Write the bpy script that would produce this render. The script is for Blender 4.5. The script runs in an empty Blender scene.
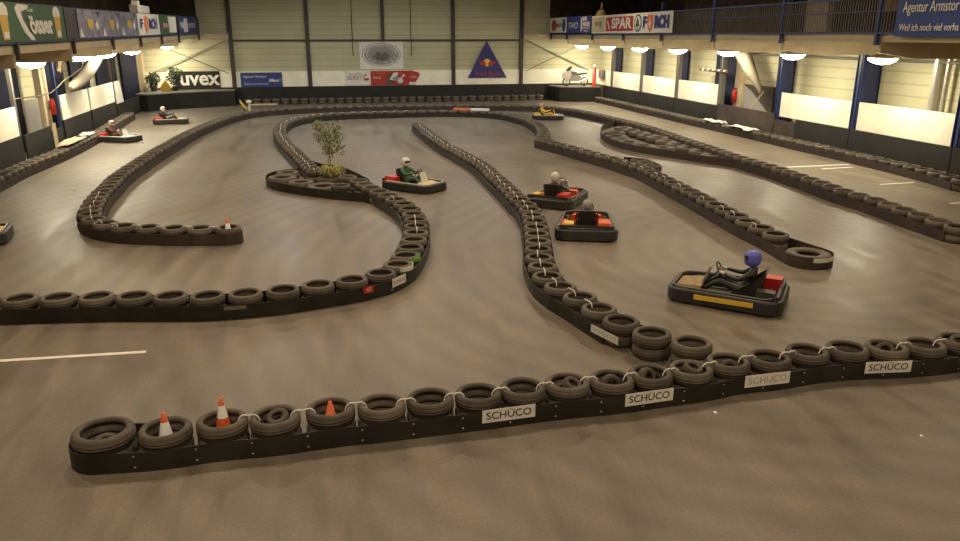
import bpy, bmesh, math, random
from mathutils import Vector, Matrix
random.seed(7)
C = bpy.context.scene.collection
scn = bpy.context.scene
PI = math.pi

# ------------------------------------------------------------------ camera
cam_data = bpy.data.cameras.new('camera')
cam = bpy.data.objects.new('camera', cam_data); C.objects.link(cam)
cam_data.sensor_width = 36; cam_data.lens = 28.5; cam_data.clip_end = 300
th = math.radians(17.18); ps = math.radians(11.03)
F = Vector((math.sin(ps)*math.cos(th), math.cos(ps)*math.cos(th), -math.sin(th)))
R = Vector((math.cos(ps), -math.sin(ps), 0)); U = R.cross(F)
m = Matrix((R, U, -F)).transposed().to_4x4(); m.translation = (0, 0, 4.4)
cam.matrix_world = m
scn.camera = cam
# ------------------------------------------------------------------ world, light, exposure
w = bpy.data.worlds.new('world'); scn.world = w; w.use_nodes = True
w.node_tree.nodes['Background'].inputs[0].default_value = (.9, .8, .65, 1)
w.node_tree.nodes['Background'].inputs[1].default_value = .02
scn.view_settings.view_transform = 'Standard'; scn.view_settings.look = 'None'
scn.view_settings.exposure = 0.12; scn.view_settings.gamma = 1
CEIL_X = (-7, -2.4, 2.6, 8, 14); CEIL_Y = (3, 13.5, 22, 29.5, 38, 46)
CEIL_POWER = 165; CEIL_Z = 7.6
for cx in CEIL_X:
    for cy in CEIL_Y:
        L = bpy.data.lights.new('ceiling_light', 'AREA'); L.shape = 'DISK'; L.size = .2
        L.energy = CEIL_POWER*(1.0 if cy < 5 else 1.15 if cy < 15 else (.3 if abs(cx-3) > 9 else 1.0)); L.color = (1, .81, .57) if not (-3 < cx < 9 and cy > 35) else (.93, .95, .92)
        o = bpy.data.objects.new('ceiling_light', L); o.location = (cx, cy, CEIL_Z); C.objects.link(o)
GAL_EMIT = 88      # the gallery lamps' diffusers

# ------------------------------------------------------------------ helpers
def mat(name, col, rough=.7, metal=0, noise=0, nscale=8, emit=None, es=0, rnd=0, bump=0, bscale=40, spec=.5):
    m = bpy.data.materials.new(name); m.use_nodes = True
    nt = m.node_tree; b = nt.nodes['Principled BSDF']
    b.inputs['Base Color'].default_value = (*col, 1); b.inputs['Roughness'].default_value = rough
    b.inputs['Metallic'].default_value = metal; b.inputs['Specular IOR Level'].default_value = spec
    if emit: b.inputs['Emission Color'].default_value = (*emit, 1); b.inputs['Emission Strength'].default_value = es
    if noise or rnd:
        tc = nt.nodes.new('ShaderNodeTexCoord')
        n = nt.nodes.new('ShaderNodeTexNoise'); n.inputs['Scale'].default_value = nscale; n.inputs['Detail'].default_value = 4
        nt.links.new(tc.outputs['Object'], n.inputs['Vector'])
        mr = nt.nodes.new('ShaderNodeMapRange')
        mr.inputs[1].default_value = .3; mr.inputs[2].default_value = .7
        mr.inputs[3].default_value = 1-noise; mr.inputs[4].default_value = 1+noise
        nt.links.new(n.outputs[0], mr.inputs[0])
        hs = nt.nodes.new('ShaderNodeHueSaturation'); hs.inputs['Color'].default_value = (*col, 1)
        if rnd:
            oi = nt.nodes.new('ShaderNodeObjectInfo'); mu = nt.nodes.new('ShaderNodeMath'); mu.operation = 'MULTIPLY'
            m2 = nt.nodes.new('ShaderNodeMapRange'); m2.inputs[3].default_value = 1-rnd; m2.inputs[4].default_value = 1+rnd
            nt.links.new(oi.outputs['Random'], m2.inputs[0]); nt.links.new(m2.outputs[0], mu.inputs[0]); nt.links.new(mr.outputs[0], mu.inputs[1])
            nt.links.new(mu.outputs[0], hs.inputs['Value'])
        else: nt.links.new(mr.outputs[0], hs.inputs['Value'])
        nt.links.new(hs.outputs[0], b.inputs['Base Color'])
    if bump:
        tc2 = nt.nodes.new('ShaderNodeTexCoord')
        n2 = nt.nodes.new('ShaderNodeTexNoise'); n2.inputs['Scale'].default_value = bscale
        nt.links.new(tc2.outputs['Object'], n2.inputs['Vector'])
        bp = nt.nodes.new('ShaderNodeBump'); bp.inputs['Strength'].default_value = bump; bp.inputs['Distance'].default_value = .01
        nt.links.new(n2.outputs[0], bp.inputs['Height']); nt.links.new(bp.outputs[0], b.inputs['Normal'])
    return m

class MB:
    def __init__(s): s.v = []; s.f = []; s.m = []; s.sm = []; s.cur = 0
    def mi(s, i): s.cur = i; return s
    def add(s, vs, fs, smooth=False):
        o = len(s.v); s.v += [tuple(v) for v in vs]
        for f in fs: s.f.append([i+o for i in f]); s.m.append(s.cur); s.sm.append(smooth)
        return s
    def box(s, x0, x1, y0, y1, z0, z1):
        vs = [(x, y, z) for z in (z0, z1) for y in (y0, y1) for x in (x0, x1)]
        return s.add(vs, [(0,2,3,1),(4,5,7,6),(0,1,5,4),(2,6,7,3),(0,4,6,2),(1,3,7,5)])
    def bar(s, a, b, w, h, up=(0,0,1)):
        a = Vector(a); b = Vector(b); d = (b-a).normalized(); up = Vector(up)
        if abs(d.dot(up)) > .98: up = Vector((0,1,0))
        r = d.cross(up).normalized(); u = r.cross(d)
        vs = [p+r*i*w/2+u*j*h/2 for p in (a, b) for i, j in ((-1,-1),(1,-1),(1,1),(-1,1))]
        return s.add(vs, [(3,2,1,0),(4,5,6,7),(0,1,5,4),(1,2,6,5),(2,3,7,6),(3,0,4,7)])
    def slab(s, c, t, n):   # quad c (4 corners) thickened by t along n
        n = Vector(n).normalized(); c = [Vector(p) for p in c]
        vs = c+[p+n*t for p in c]; k = len(c)
        return s.add(vs, [tuple(range(k-1,-1,-1)), tuple(range(k,2*k))]+[(i,(i+1)%k,k+(i+1)%k,k+i) for i in range(k)])
    def tube(s, pts, r, seg=8, closed=False, cap=True):
        pts = [Vector(p) for p in pts]; n = len(pts); rs = r if isinstance(r, (list, tuple)) else [r]*n
        vs = []; prev = None
        for i, p in enumerate(pts):
            a = pts[(i-1) % n] if (i or closed) else p; b = pts[(i+1) % n] if (i < n-1 or closed) else p
            d = (b-a).normalized()
            if prev is None:
                x = d.orthogonal().normalized()
            else:
                x = (prev-d*prev.dot(d)).normalized()
            prev = x; y = d.cross(x)
            vs += [p+(x*math.cos(2*PI*k/seg)+y*math.sin(2*PI*k/seg))*rs[i] for k in range(seg)]
        fs = []
        for i in range(n if closed else n-1):
            j = (i+1) % n
            fs += [(i*seg+k, i*seg+(k+1)%seg, j*seg+(k+1)%seg, j*seg+k) for k in range(seg)]
        s.add(vs, fs, True)
        if cap and not closed: s.add(vs[:seg], [tuple(range(seg-1,-1,-1))]); s.add(vs[-seg:], [tuple(range(seg))])
        return s
    def lathe(s, prof, seg=24, c=(0,0,0), closed=False, ax='z', smooth=True):
        vs = []
        for r, z in prof:
            for k in range(seg):
                a = 2*PI*k/seg; x, y = r*math.cos(a), r*math.sin(a)
                p = (x, y, z) if ax == 'z' else ((z, x, y) if ax == 'x' else (y, z, x))
                vs.append((p[0]+c[0], p[1]+c[1], p[2]+c[2]))
        n = len(prof); fs = []
        for i in range(n if closed else n-1):
            j = (i+1) % n
            fs += [(i*seg+k, i*seg+(k+1)%seg, j*seg+(k+1)%seg, j*seg+k) for k in range(seg)]
        return s.add(vs, fs, smooth)
    def ring_wall(s, path, z0, z1, t, closed=True):   # thin wall along a plan path
        n = len(path); vs = []
        for i, (x, y) in enumerate(path):
            a = path[(i-1) % n] if (i or closed) else path[i]; b = path[(i+1) % n] if (i < n-1 or closed) else path[i]
            d = Vector((b[0]-a[0], b[1]-a[1])); d = d.normalized() if d.length else Vector((1, 0)); nx, ny = d.y*t/2, -d.x*t/2
            vs += [(x+nx, y+ny, z0), (x+nx, y+ny, z1), (x-nx, y-ny, z1), (x-nx, y-ny, z0)]
        fs = []
        for i in range(n if closed else n-1):
            j = (i+1) % n
            fs += [(i*4+k, j*4+k, j*4+(k+1)%4, i*4+(k+1)%4) for k in range(4)]
        if not closed: fs += [(0,1,2,3), (n*4-1, n*4-2, n*4-3, n*4-4)]
        return s.add(vs, fs)
    def prism(s, poly, z0, z1):
        n = len(poly)
        return s.add([(x, y, z0) for x, y in poly]+[(x, y, z1) for x, y in poly],
            [tuple(range(n-1,-1,-1)), tuple(range(n,2*n))]+[(i,(i+1)%n,n+(i+1)%n,n+i) for i in range(n)])
    def mesh(s, name, mats):
        me = bpy.data.meshes.new(name); me.from_pydata(s.v, [], s.f)
        for m_ in (mats if isinstance(mats, (list, tuple)) else [mats]): me.materials.append(m_)
        me.polygons.foreach_set('material_index', s.m); me.polygons.foreach_set('use_smooth', s.sm)
        bm = bmesh.new(); bm.from_mesh(me); bmesh.ops.recalc_face_normals(bm, faces=bm.faces); bm.to_mesh(me); bm.free()
        me.update(); return me
    def build(s, name, mats, parent=None, loc=None):
        o = bpy.data.objects.new(name, s.mesh(name, mats)); C.objects.link(o)
        if parent is not None: o.parent = parent
        if loc: o.location = loc
        return o

def tag(o, label=None, cat=None, group=None, kind=None):
    if label: o['label'] = label
    if cat: o['category'] = cat
    if group: o['group'] = group
    if kind: o['kind'] = kind
    return o
def empty(name, loc=(0,0,0), rz=0):
    o = bpy.data.objects.new(name, None); C.objects.link(o); o.location = loc; o.rotation_euler = (0,0,rz)
    o.empty_display_size = .1; return o
def copy_tree(o, parent=None):
    c = o.copy(); C.objects.link(c)
    if parent is not None: c.parent = parent
    for ch in list(o.children): copy_tree(ch, c)
    return c
def struct(mb, name, m): return tag(mb.build(name, m), kind='structure')
def text(txt, name, size, m, parent, origin, xdir, up=(0,0,1), width=None, ext=.004, shear=0, align='CENTER', thick=0):
    cu = bpy.data.curves.new(name, 'FONT'); cu.body = txt; cu.size = size; cu.extrude = ext; cu.shear = shear
    cu.align_x = align; cu.align_y = 'CENTER'; cu.offset = thick; cu.resolution_u = 3
    t = bpy.data.objects.new(name+'_tmp', cu); C.objects.link(t)
    dg = bpy.context.evaluated_depsgraph_get(); me = bpy.data.meshes.new_from_object(t.evaluated_get(dg))
    bpy.data.objects.remove(t); me.materials.clear(); me.materials.append(m)
    if width and len(me.vertices):
        xs = [v.co.x for v in me.vertices]; k = width/(max(xs)-min(xs))
        for v in me.vertices: v.co.x *= k
    X = Vector(xdir).normalized(); Y = Vector(up).normalized(); Z = X.cross(Y)
    M = Matrix((X, Y, Z)).transposed().to_4x4(); M.translation = Vector(origin)
    me.transform(M); me.name = name
    o = bpy.data.objects.new(name, me); C.objects.link(o)
    if parent is not None: o.parent = parent
    return o
def words(n):
    one = ['zeroth','first','second','third','fourth','fifth','sixth','seventh','eighth','ninth','tenth','eleventh','twelfth','thirteenth','fourteenth','fifteenth','sixteenth','seventeenth','eighteenth','nineteenth']
    if n < 20: return one[n]
    if n >= 100: return 'hundredth' if n == 100 else 'hundred-and-'+words(n-100)
    t = ['twent','thirt','fort','fift','sixt','sevent','eight','ninet'][n//10-2]
    return t+'ieth' if n % 10 == 0 else t+'y-'+one[n % 10]

# ------------------------------------------------------------------ materials
def floor_mat():
    m = mat('track_floor', (.2,.16,.11), .42); nt = m.node_tree; b = nt.nodes['Principled BSDF']; N = nt.nodes.new; Lk = nt.links.new
    tc = N('ShaderNodeTexCoord')
    n1 = N('ShaderNodeTexNoise'); n1.inputs['Scale'].default_value = .22; n1.inputs['Detail'].default_value = 5; n1.inputs['Distortion'].default_value = 1.2
    n2 = N('ShaderNodeTexNoise'); n2.inputs['Scale'].default_value = 30; n2.inputs['Detail'].default_value = 6
    mp = N('ShaderNodeMapping'); mp.inputs['Scale'].default_value = (2.2, .35, 1); mp.inputs['Rotation'].default_value = (0, 0, .25)
    n3 = N('ShaderNodeTexNoise'); n3.inputs['Scale'].default_value = 1.1; n3.inputs['Detail'].default_value = 6; n3.inputs['Distortion'].default_value = .8
    Lk(tc.outputs['Object'], n1.inputs['Vector']); Lk(tc.outputs['Object'], n2.inputs['Vector'])
    Lk(tc.outputs['Object'], mp.inputs['Vector']); Lk(mp.outputs[0], n3.inputs['Vector'])
    r1 = N('ShaderNodeValToRGB'); r1.color_ramp.elements[0].position = .32; r1.color_ramp.elements[0].color = (.168,.132,.098,1)
    r1.color_ramp.elements[1].position = .68; r1.color_ramp.elements[1].color = (.225,.187,.137,1)
    Lk(n1.outputs[0], r1.inputs[0])
    def mul(n, lo, hi):
        q = N('ShaderNodeMapRange'); q.inputs[1].default_value = .3; q.inputs[2].default_value = .7; q.inputs[3].default_value = lo; q.inputs[4].default_value = hi
        Lk(n.outputs[0], q.inputs[0]); return q
    a = mul(n2, .86, 1.14); c = mul(n3, .74, 1.16)
    mm = N('ShaderNodeMath'); mm.operation = 'MULTIPLY'; 
    mw = N('ShaderNodeMapping'); mw.inputs['Location'].default_value = (-9.6, -14.2, 0); Lk(tc.outputs['Object'], mw.inputs['Vector'])
    wv = N('ShaderNodeTexWave'); wv.wave_type = 'RINGS'; wv.rings_direction = 'Z'; wv.inputs['Scale'].default_value = .55; wv.inputs['Distortion'].default_value = 6
    wv.inputs['Detail'].default_value = 5; wv.inputs['Detail Scale'].default_value = .6; wv.inputs['Detail Roughness'].default_value = .6; Lk(mw.outputs[0], wv.inputs['Vector'])
    qw = N('ShaderNodeMapRange'); qw.inputs[3].default_value = .90; qw.inputs[4].default_value = 1.05; Lk(wv.outputs[1], qw.inputs[0])
    m0 = N('ShaderNodeMath'); m0.operation = 'MULTIPLY'; Lk(a.outputs[0], m0.inputs[0]); Lk(qw.outputs[0], m0.inputs[1])
    Lk(m0.outputs[0], mm.inputs[0]); Lk(c.outputs[0], mm.inputs[1])
    hs = N('ShaderNodeHueSaturation'); Lk(mm.outputs[0], hs.inputs['Value']); Lk(r1.outputs[0], hs.inputs['Color'])
    Lk(hs.outputs[0], b.inputs['Base Color'])
    rr = mul(n3, .36, .54); b.inputs['Specular IOR Level'].default_value = .33; Lk(rr.outputs[0], b.inputs['Roughness'])
    bp = N('ShaderNodeBump'); bp.inputs['Strength'].default_value = .15; bp.inputs['Distance'].default_value = .004
    Lk(n2.outputs[0], bp.inputs['Height']); Lk(bp.outputs[0], b.inputs['Normal'])
    return m
def clad_mat(name, col, per=.45):       # horizontal sheet-metal cladding: seams in the material
    m = mat(name, col, .7, spec=.2); nt = m.node_tree; b = nt.nodes['Principled BSDF']; N = nt.nodes.new; Lk = nt.links.new
    tc = N('ShaderNodeTexCoord'); sp = N('ShaderNodeSeparateXYZ'); Lk(tc.outputs['Object'], sp.inputs[0])
    d = N('ShaderNodeMath'); d.operation = 'DIVIDE'; d.inputs[1].default_value = per; Lk(sp.outputs['Z'], d.inputs[0])
    fr = N('ShaderNodeMath'); fr.operation = 'FRACT'; Lk(d.outputs[0], fr.inputs[0])
    ra = N('ShaderNodeValToRGB'); e = ra.color_ramp.elements; e[0].position = 0; e[0].color = (*[c*.72 for c in col], 1)
    e[1].position = .14; e[1].color = (*col, 1)
    e2 = e.new(.9); e2.color = (*col, 1); e3 = e.new(1); e3.color = (*[c*.75 for c in col], 1)
    Lk(fr.outputs[0], ra.inputs[0])
    n = N('ShaderNodeTexNoise'); n.inputs['Scale'].default_value = .8; Lk(tc.outputs['Object'], n.inputs['Vector'])
    q = N('ShaderNodeMapRange'); q.inputs[3].default_value = .85; q.inputs[4].default_value = 1.15; Lk(n.outputs[0], q.inputs[0])
    hs = N('ShaderNodeHueSaturation'); Lk(q.outputs[0], hs.inputs['Value']); Lk(ra.outputs[0], hs.inputs['Color']); Lk(hs.outputs[0], b.inputs['Base Color'])
    return m
M = dict(
 floor=floor_mat(),
 clad=clad_mat('cream_cladding', (.54,.51,.34), .4),
 shutter=clad_mat('blue_shutter', (.010,.013,.045), .12),
 black=mat('black_board', (.013,.011,.009), .7, noise=.3, nscale=2),
 brownboard=mat('brown_board', (.05,.032,.024), .75, noise=.3, nscale=2),
 white=mat('white_board', (.93,.88,.72), .6, noise=.08, nscale=1.5),
 cream=mat('cream_paint', (.55,.45,.30), .6, noise=.08, nscale=2),
 steel=mat('dark_steel', (.045,.032,.03), .5),
 bluesteel=mat('blue_steel', (.02,.035,.12), .45),
 greysteel=mat('grey_steel', (.16,.15,.13), .5),
 dark=mat('dark_brown_wall', (.05,.032,.02), .8, noise=.5, nscale=1.2),
 ceil=mat('dark_ceiling', (.06,.05,.04), .9),
 tyre=mat('tyre_rubber', (.098,.078,.058), .64, noise=.28, nscale=5, rnd=.25, bump=.25, bscale=70, spec=.35),
 belt=mat('belt_rubber', (.022,.02,.015), .5, noise=.45, nscale=2.5, spec=.4),
 beltb=mat('brown_belt_rubber', (.038,.024,.018), .6, noise=.4, nscale=2.5),
 tie=mat('white_tie', (.85,.8,.7), .5),
 rivet=mat('rivet_metal', (.6,.58,.5), .35, .7),
 orange=mat('orange_plastic', (.75,.13,.035), .5), conewhite=mat('cone_white', (.95,.94,.92), .5),
 red=mat('red_plastic', (.55,.03,.02), .4), yellow=mat('yellow_plastic', (.8,.52,.06), .4),
 offwhite=mat('offwhite_plastic', (.62,.58,.48), .45), plastic=mat('black_plastic', (.028,.026,.024), .42, noise=.2),
 greyp=mat('grey_plastic', (.12,.115,.1), .5), green=mat('green_paint', (.16,.42,.06), .5),
 chrome=mat('bare_metal', (.5,.48,.44), .3, .9), ink=mat('black_ink', (.02,.02,.02), .6),
 signwhite=mat('sign_white', (.75,.72,.66), .5, noise=.12, nscale=6), blue=mat('sign_blue', (.02,.045,.22), .5),
 purple=mat('flag_blue', (.035,.03,.17), .6), signred=mat('sign_red', (.42,.03,.02), .5), signgreen=mat('sign_green', (.045,.11,.05), .6),
 pink=mat('sign_orange', (.75,.2,.08), .5), grey=mat('sign_grey', (.3,.28,.26), .6), photo=mat('photo_blue_grey', (.2,.19,.26), .6, noise=.5, nscale=2.5),
 leaf=mat('green_leaf', (.22,.25,.10), .6, noise=.4, nscale=9), darkleaf=mat('dark_leaf', (.04,.06,.02), .6, noise=.3), paleleaf=mat('pale_grass', (.38,.34,.1), .6, noise=.3, nscale=9),
 bark=mat('pale_bark', (.3,.24,.12), .8), soil=mat('soil', (.06,.045,.03), .9),
 paint=mat('floor_paint', (.85,.8,.7), .5, noise=.15), glow=mat('lamp_glow', (1,.9,.7), .5, emit=(1,.9,.66), es=GAL_EMIT),
 canvas=mat('canvas', (.2,.17,.12), .8),
 duct=mat('silver_duct', (.55,.52,.45), .35, .6, noise=.1), glass=mat('dark_glass', (.02,.022,.025), .1),
 tan=mat('tan_panel', (.30,.20,.09), .7, noise=.3), curtain=mat('brown_curtain', (.10,.065,.04), .8, noise=.4, nscale=3),
 gold=mat('emblem_gold', (.6,.38,.06), .5), brown=mat('brown_print', (.12,.06,.03), .6),
)
ROWS={
 'front':[(-2.59,7.96),(-1.94,7.88),(-1.36,7.96),(-0.79,7.94),(-0.18,8.01),(0.4,8.01),(0.97,8.05),(1.55,8.07),(2.11,8.12),(2.68,8.15),(3.25,8.14),(3.79,8.2),(4.35,8.23),(4.94,8.36),(5.53,8.36),(6.15,8.46),(6.75,8.45),(7.3,8.38),(7.87,8.36),(8.46,8.41)],
 'middle':[(4.75,9.02),(4.35,9.46),(4.1,10.01),(3.96,10.59),(3.84,11.18),(3.68,11.76),(3.63,12.36),(3.71,12.96),(3.8,13.55),(3.94,14.13),(4.09,14.71),(4.23,15.3),(4.36,15.88),(4.49,16.47),(4.61,17.05),(4.69,17.65),(4.74,18.25),(4.73,18.85),(4.75,19.45),(4.78,20.05),(4.79,20.65),(4.81,21.25),(4.82,21.85),(4.82,22.45),(4.84,23.05),(4.86,23.65),(4.86,24.25),(4.84,24.85),(4.8,25.44),(4.75,26.04),(4.69,26.64),(4.63,27.24),(4.57,27.83),(4.49,28.43),(4.43,29.02),(4.38,29.62),(4.33,30.22),(4.3,30.82),(4.27,31.42),(4.24,32.02),(4.22,32.62),(4.21,33.22),(4.19,33.82),(4.19,34.42),(4.18,35.02),(4.17,35.62),(4.15,36.22),(4.14,36.82)],
 'left':[(-5.69,12.89),(-5.09,12.83),(-4.5,12.77),(-3.9,12.7),(-3.31,12.61),(-2.72,12.49),(-2.13,12.39),(-1.53,12.4),(-0.93,12.47),(-0.36,12.64),(0.22,12.8),(0.74,13.1),(1.09,13.59),(1.29,14.16),(1.44,14.74),(1.58,15.32),(1.69,15.91),(1.76,16.5),(1.82,17.1),(1.83,17.7),(1.8,18.3),(1.72,18.89),(1.57,19.48),(1.4,20.05),(1.22,20.62),(1.04,21.2),(0.88,21.77),(0.73,22.35)],
 'loop':[(-0.55,24.32),(-0.66,24.91),(-0.77,25.5),(-0.87,26.09),(-0.97,26.68),(-1.07,27.27),(-1.17,27.87),(-1.27,28.46),(-1.37,29.05),(-1.48,29.64),(-1.58,30.23),(-1.69,30.82),(-1.78,31.41),(-1.87,32.01),(-1.94,32.6),(-2.02,33.2),(-2.08,33.8),(-2.14,34.39),(-2.19,34.99),(-2.23,35.59),(-2.26,36.19),(-2.28,36.79),(-2.29,37.39),(-2.27,37.99),(-2.22,38.59),(-2.14,39.18),(-2.01,39.77),(-1.84,40.34),(-1.62,40.9),(-1.34,41.43),(-1.01,41.93),(-0.61,42.38),(-0.13,42.74),(0.4,43.01),(0.98,43.17),(1.57,43.28),(2.17,43.36),(2.76,43.42),(3.36,43.45),(3.96,43.49),(4.56,43.54),(5.16,43.58),(5.76,43.57),(6.35,43.49),(6.94,43.35),(7.5,43.14),(8.03,42.87),(8.53,42.53),(8.95,42.1),(9.26,41.59),(9.46,41.02),(9.6,40.44),(9.69,39.85),(9.77,39.25),(9.85,38.66),(9.91,38.06),(9.92,37.46),(9.89,36.86),(9.85,36.26),(9.79,35.66),(9.71,35.07),(9.62,34.48),(9.51,33.89),(9.38,33.3),(9.23,32.72),(9.07,32.14),(8.89,31.57),(8.69,31)],
 'right':[(8.47,30.35),(8.57,29.76),(8.69,29.17),(8.83,28.59),(8.96,28),(9.08,27.41),(9.19,26.82),(9.31,26.24),(9.44,25.65),(9.55,25.06),(9.63,24.47),(9.69,23.87),(9.76,23.27),(9.82,22.68),(9.8,22.08),(9.75,21.48),(9.71,20.88),(9.67,20.28),(9.63,19.68),(9.6,19.08),(9.55,18.49),(9.49,17.89),(9.44,17.29),(9.38,16.69),(9.34,16.1),(9.28,15.5),(9.26,14.9),(9.25,14.3)],
 'outer':[(-2.35,17.13),(-2.95,17.21),(-3.53,17.33),(-4.1,17.52),(-4.66,17.75),(-5.13,18.11),(-5.5,18.58),(-5.74,19.14),(-5.89,19.72),(-6,20.31),(-6.1,20.9),(-6.17,21.49),(-6.23,22.09),(-6.27,22.69),(-6.32,23.29),(-6.38,23.88),(-6.42,24.48),(-6.44,25.08),(-6.46,25.68),(-6.46,26.28),(-6.45,26.88),(-6.44,27.48),(-6.44,28.08),(-6.43,28.68),(-6.42,29.28),(-6.4,29.88),(-6.37,30.48),(-6.34,31.08),(-6.31,31.68),(-6.29,32.28),(-6.27,32.88),(-6.25,33.48),(-6.24,34.08),(-6.21,34.68),(-6.17,35.28),(-6.13,35.87),(-6.08,36.47),(-6.02,37.07),(-5.96,37.67),(-5.89,38.26),(-5.81,38.86),(-5.73,39.45),(-5.65,40.05),(-5.56,40.64),(-5.46,41.23),(-5.35,41.82),(-5.22,42.41),(-5.07,42.99),(-4.9,43.56),(-4.7,44.13),(-4.45,44.68),(-4.12,45.18),(-3.72,45.62),(-3.27,46.02),(-2.77,46.35),(-2.24,46.63),(-1.69,46.87),(-1.13,47.07),(-0.54,47.21),(0.05,47.3),(0.65,47.37),(1.25,47.4),(1.85,47.41),(2.45,47.41),(3.05,47.39),(3.65,47.36),(4.24,47.32),(4.84,47.27),(5.44,47.2),(6.03,47.13),(6.63,47.06),(7.22,46.98),(7.82,46.9),(8.41,46.81),(9.01,46.72),(9.6,46.61),(10.18,46.47),(10.75,46.29),(11.3,46.05),(11.82,45.75),(12.3,45.39),(12.7,44.94),(13.05,44.45),(13.33,43.92),(13.56,43.37),(13.74,42.8),(13.89,42.22),(14.01,41.63),(14.11,41.04),(14.2,40.44),(14.27,39.85),(14.33,39.25),(14.37,38.65),(14.39,38.05),(14.43,37.45),(14.47,36.85),(14.51,36.26),(14.55,35.66),(14.58,35.06),(14.59,34.46),(14.59,33.86),(14.58,33.26),(14.54,32.66),(14.51,32.06),(14.46,31.46),(14.42,30.86),(14.37,30.27),(14.33,29.67),(14.28,29.07),(14.25,28.47),(14.23,27.87),(14.21,27.27),(14.17,26.67),(14.13,26.07),(14.09,25.47),(14.05,24.88),(14.03,24.28),(14.02,23.68),(14.02,23.08),(14.04,22.48),(14.05,21.88),(14.01,21.28),(13.95,20.68),(13.92,20.08),(13.88,19.48),(13.81,18.89),(13.75,18.29),(13.77,17.69),(13.8,17.09),(13.75,16.49),(13.68,15.9),(13.64,15.3),(13.61,14.7),(13.58,14.1)],
 'right_wall':[(17.71,53.86),(17.85,53.28),(17.99,52.69),(18.12,52.11),(18.21,51.51),(18.26,50.92),(18.3,50.32),(18.33,49.72),(18.33,49.12),(18.34,48.52),(18.34,47.92),(18.35,47.32),(18.35,46.72),(18.35,46.12),(18.36,45.52),(18.36,44.92),(18.37,44.32),(18.37,43.72),(18.38,43.12),(18.38,42.52),(18.38,41.92),(18.38,41.32),(18.38,40.72),(18.38,40.12),(18.39,39.52),(18.39,38.92),(18.4,38.32),(18.41,37.72),(18.42,37.12),(18.43,36.52),(18.44,35.92),(18.45,35.32),(18.46,34.72),(18.47,34.12),(18.48,33.52),(18.49,32.92),(18.5,32.32),(18.52,31.72),(18.55,31.12),(18.56,30.52),(18.55,29.92),(18.55,29.32),(18.54,28.72),(18.54,28.12),(18.55,27.52),(18.56,26.92),(18.58,26.32),(18.6,25.72),(18.61,25.12),(18.61,24.52),(18.6,23.92),(18.59,23.32),(18.59,22.72),(18.58,22.12),(18.55,21.52),(18.51,20.92),(18.46,20.33),(18.38,19.73),(18.27,19.14)],
 'left_wall':[(-9.91,24.21),(-9.93,24.81),(-9.95,25.41),(-9.98,26.01),(-10,26.61),(-10,27.21),(-9.98,27.81),(-9.97,28.41),(-9.95,29.01),(-9.92,29.61),(-9.9,30.21),(-9.89,30.81),(-9.89,31.41),(-9.9,32.01),(-9.92,32.61),(-9.94,33.21),(-9.97,33.81),(-10,34.4),(-10.03,35),(-10.06,35.6),(-10.1,36.2),(-10.14,36.8),(-10.19,37.4),(-10.23,38),(-10.28,38.59),(-10.33,39.19),(-10.37,39.79),(-10.42,40.39),(-10.47,40.99),(-10.51,41.59),(-10.56,42.18),(-10.6,42.78),(-10.65,43.38),(-10.69,43.98),(-10.74,44.58),(-10.78,45.18)],
}

# ------------------------------------------------------------------ the setting
struct(MB().box(-12.2, 22.2, -3, 54.6, -.2, 0), 'floor', M['floor'])
struct(MB().box(-12.3, 22.3, 54.4, 54.6, 0, 9), 'wall_back', M['clad'])
struct(MB().box(-12.2, -12.0, -3, 54.4, 0, 9), 'wall_left', M['clad'])
struct(MB().box(19.6, 19.8, -3, 54.4, 0, 4.2), 'wall_right', M['clad'])
struct(MB().box(22.0, 22.2, -3, 54.4, 4.3, 9), 'wall_right', M['dark'])
struct(MB().box(-12.2, 22.2, -3.2, -3, 0, 9), 'wall_front', M['cream'])
struct(MB().box(-12.2, 22.2, -3, 54.4, 8.9, 9.1), 'ceiling', M['ceil'])
struct(MB().box(15.6, 22.0, 54.2, 54.38, 4.5, 8.9), 'trim_1', M['dark'])
struct(MB().box(-12.0, -8.1, 54.2, 54.38, 4.5, 8.9), 'trim_2', M['dark'])
struct(MB().box(-11.99, -11.9, -3, 54.2, 4.6, 8.9), 'trim_3', M['dark'])
for x in (-6.1, -1.16, 8.68, 13.55):
    struct(MB().box(x-.13, x+.13, 54.2, 54.4, 1.1, 8.9), 'trim_4', M['steel'])
struct(MB().box(3.75, 3.97, 54.2, 54.4, 4.0, 8.9), 'trim_5', M['steel'])
struct(MB().box(-6.1, 13.55, 54.26, 54.4, 4.03, 4.15), 'trim_6', M['steel'])
struct(MB().box(13.68, 15.7, 54.1, 54.4, 4.2, 4.5), 'trim_7', M['cream'])
struct(MB().box(-8.0, -6.2, 54.1, 54.4, 4.2, 4.5), 'trim_7', M['cream'])
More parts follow.
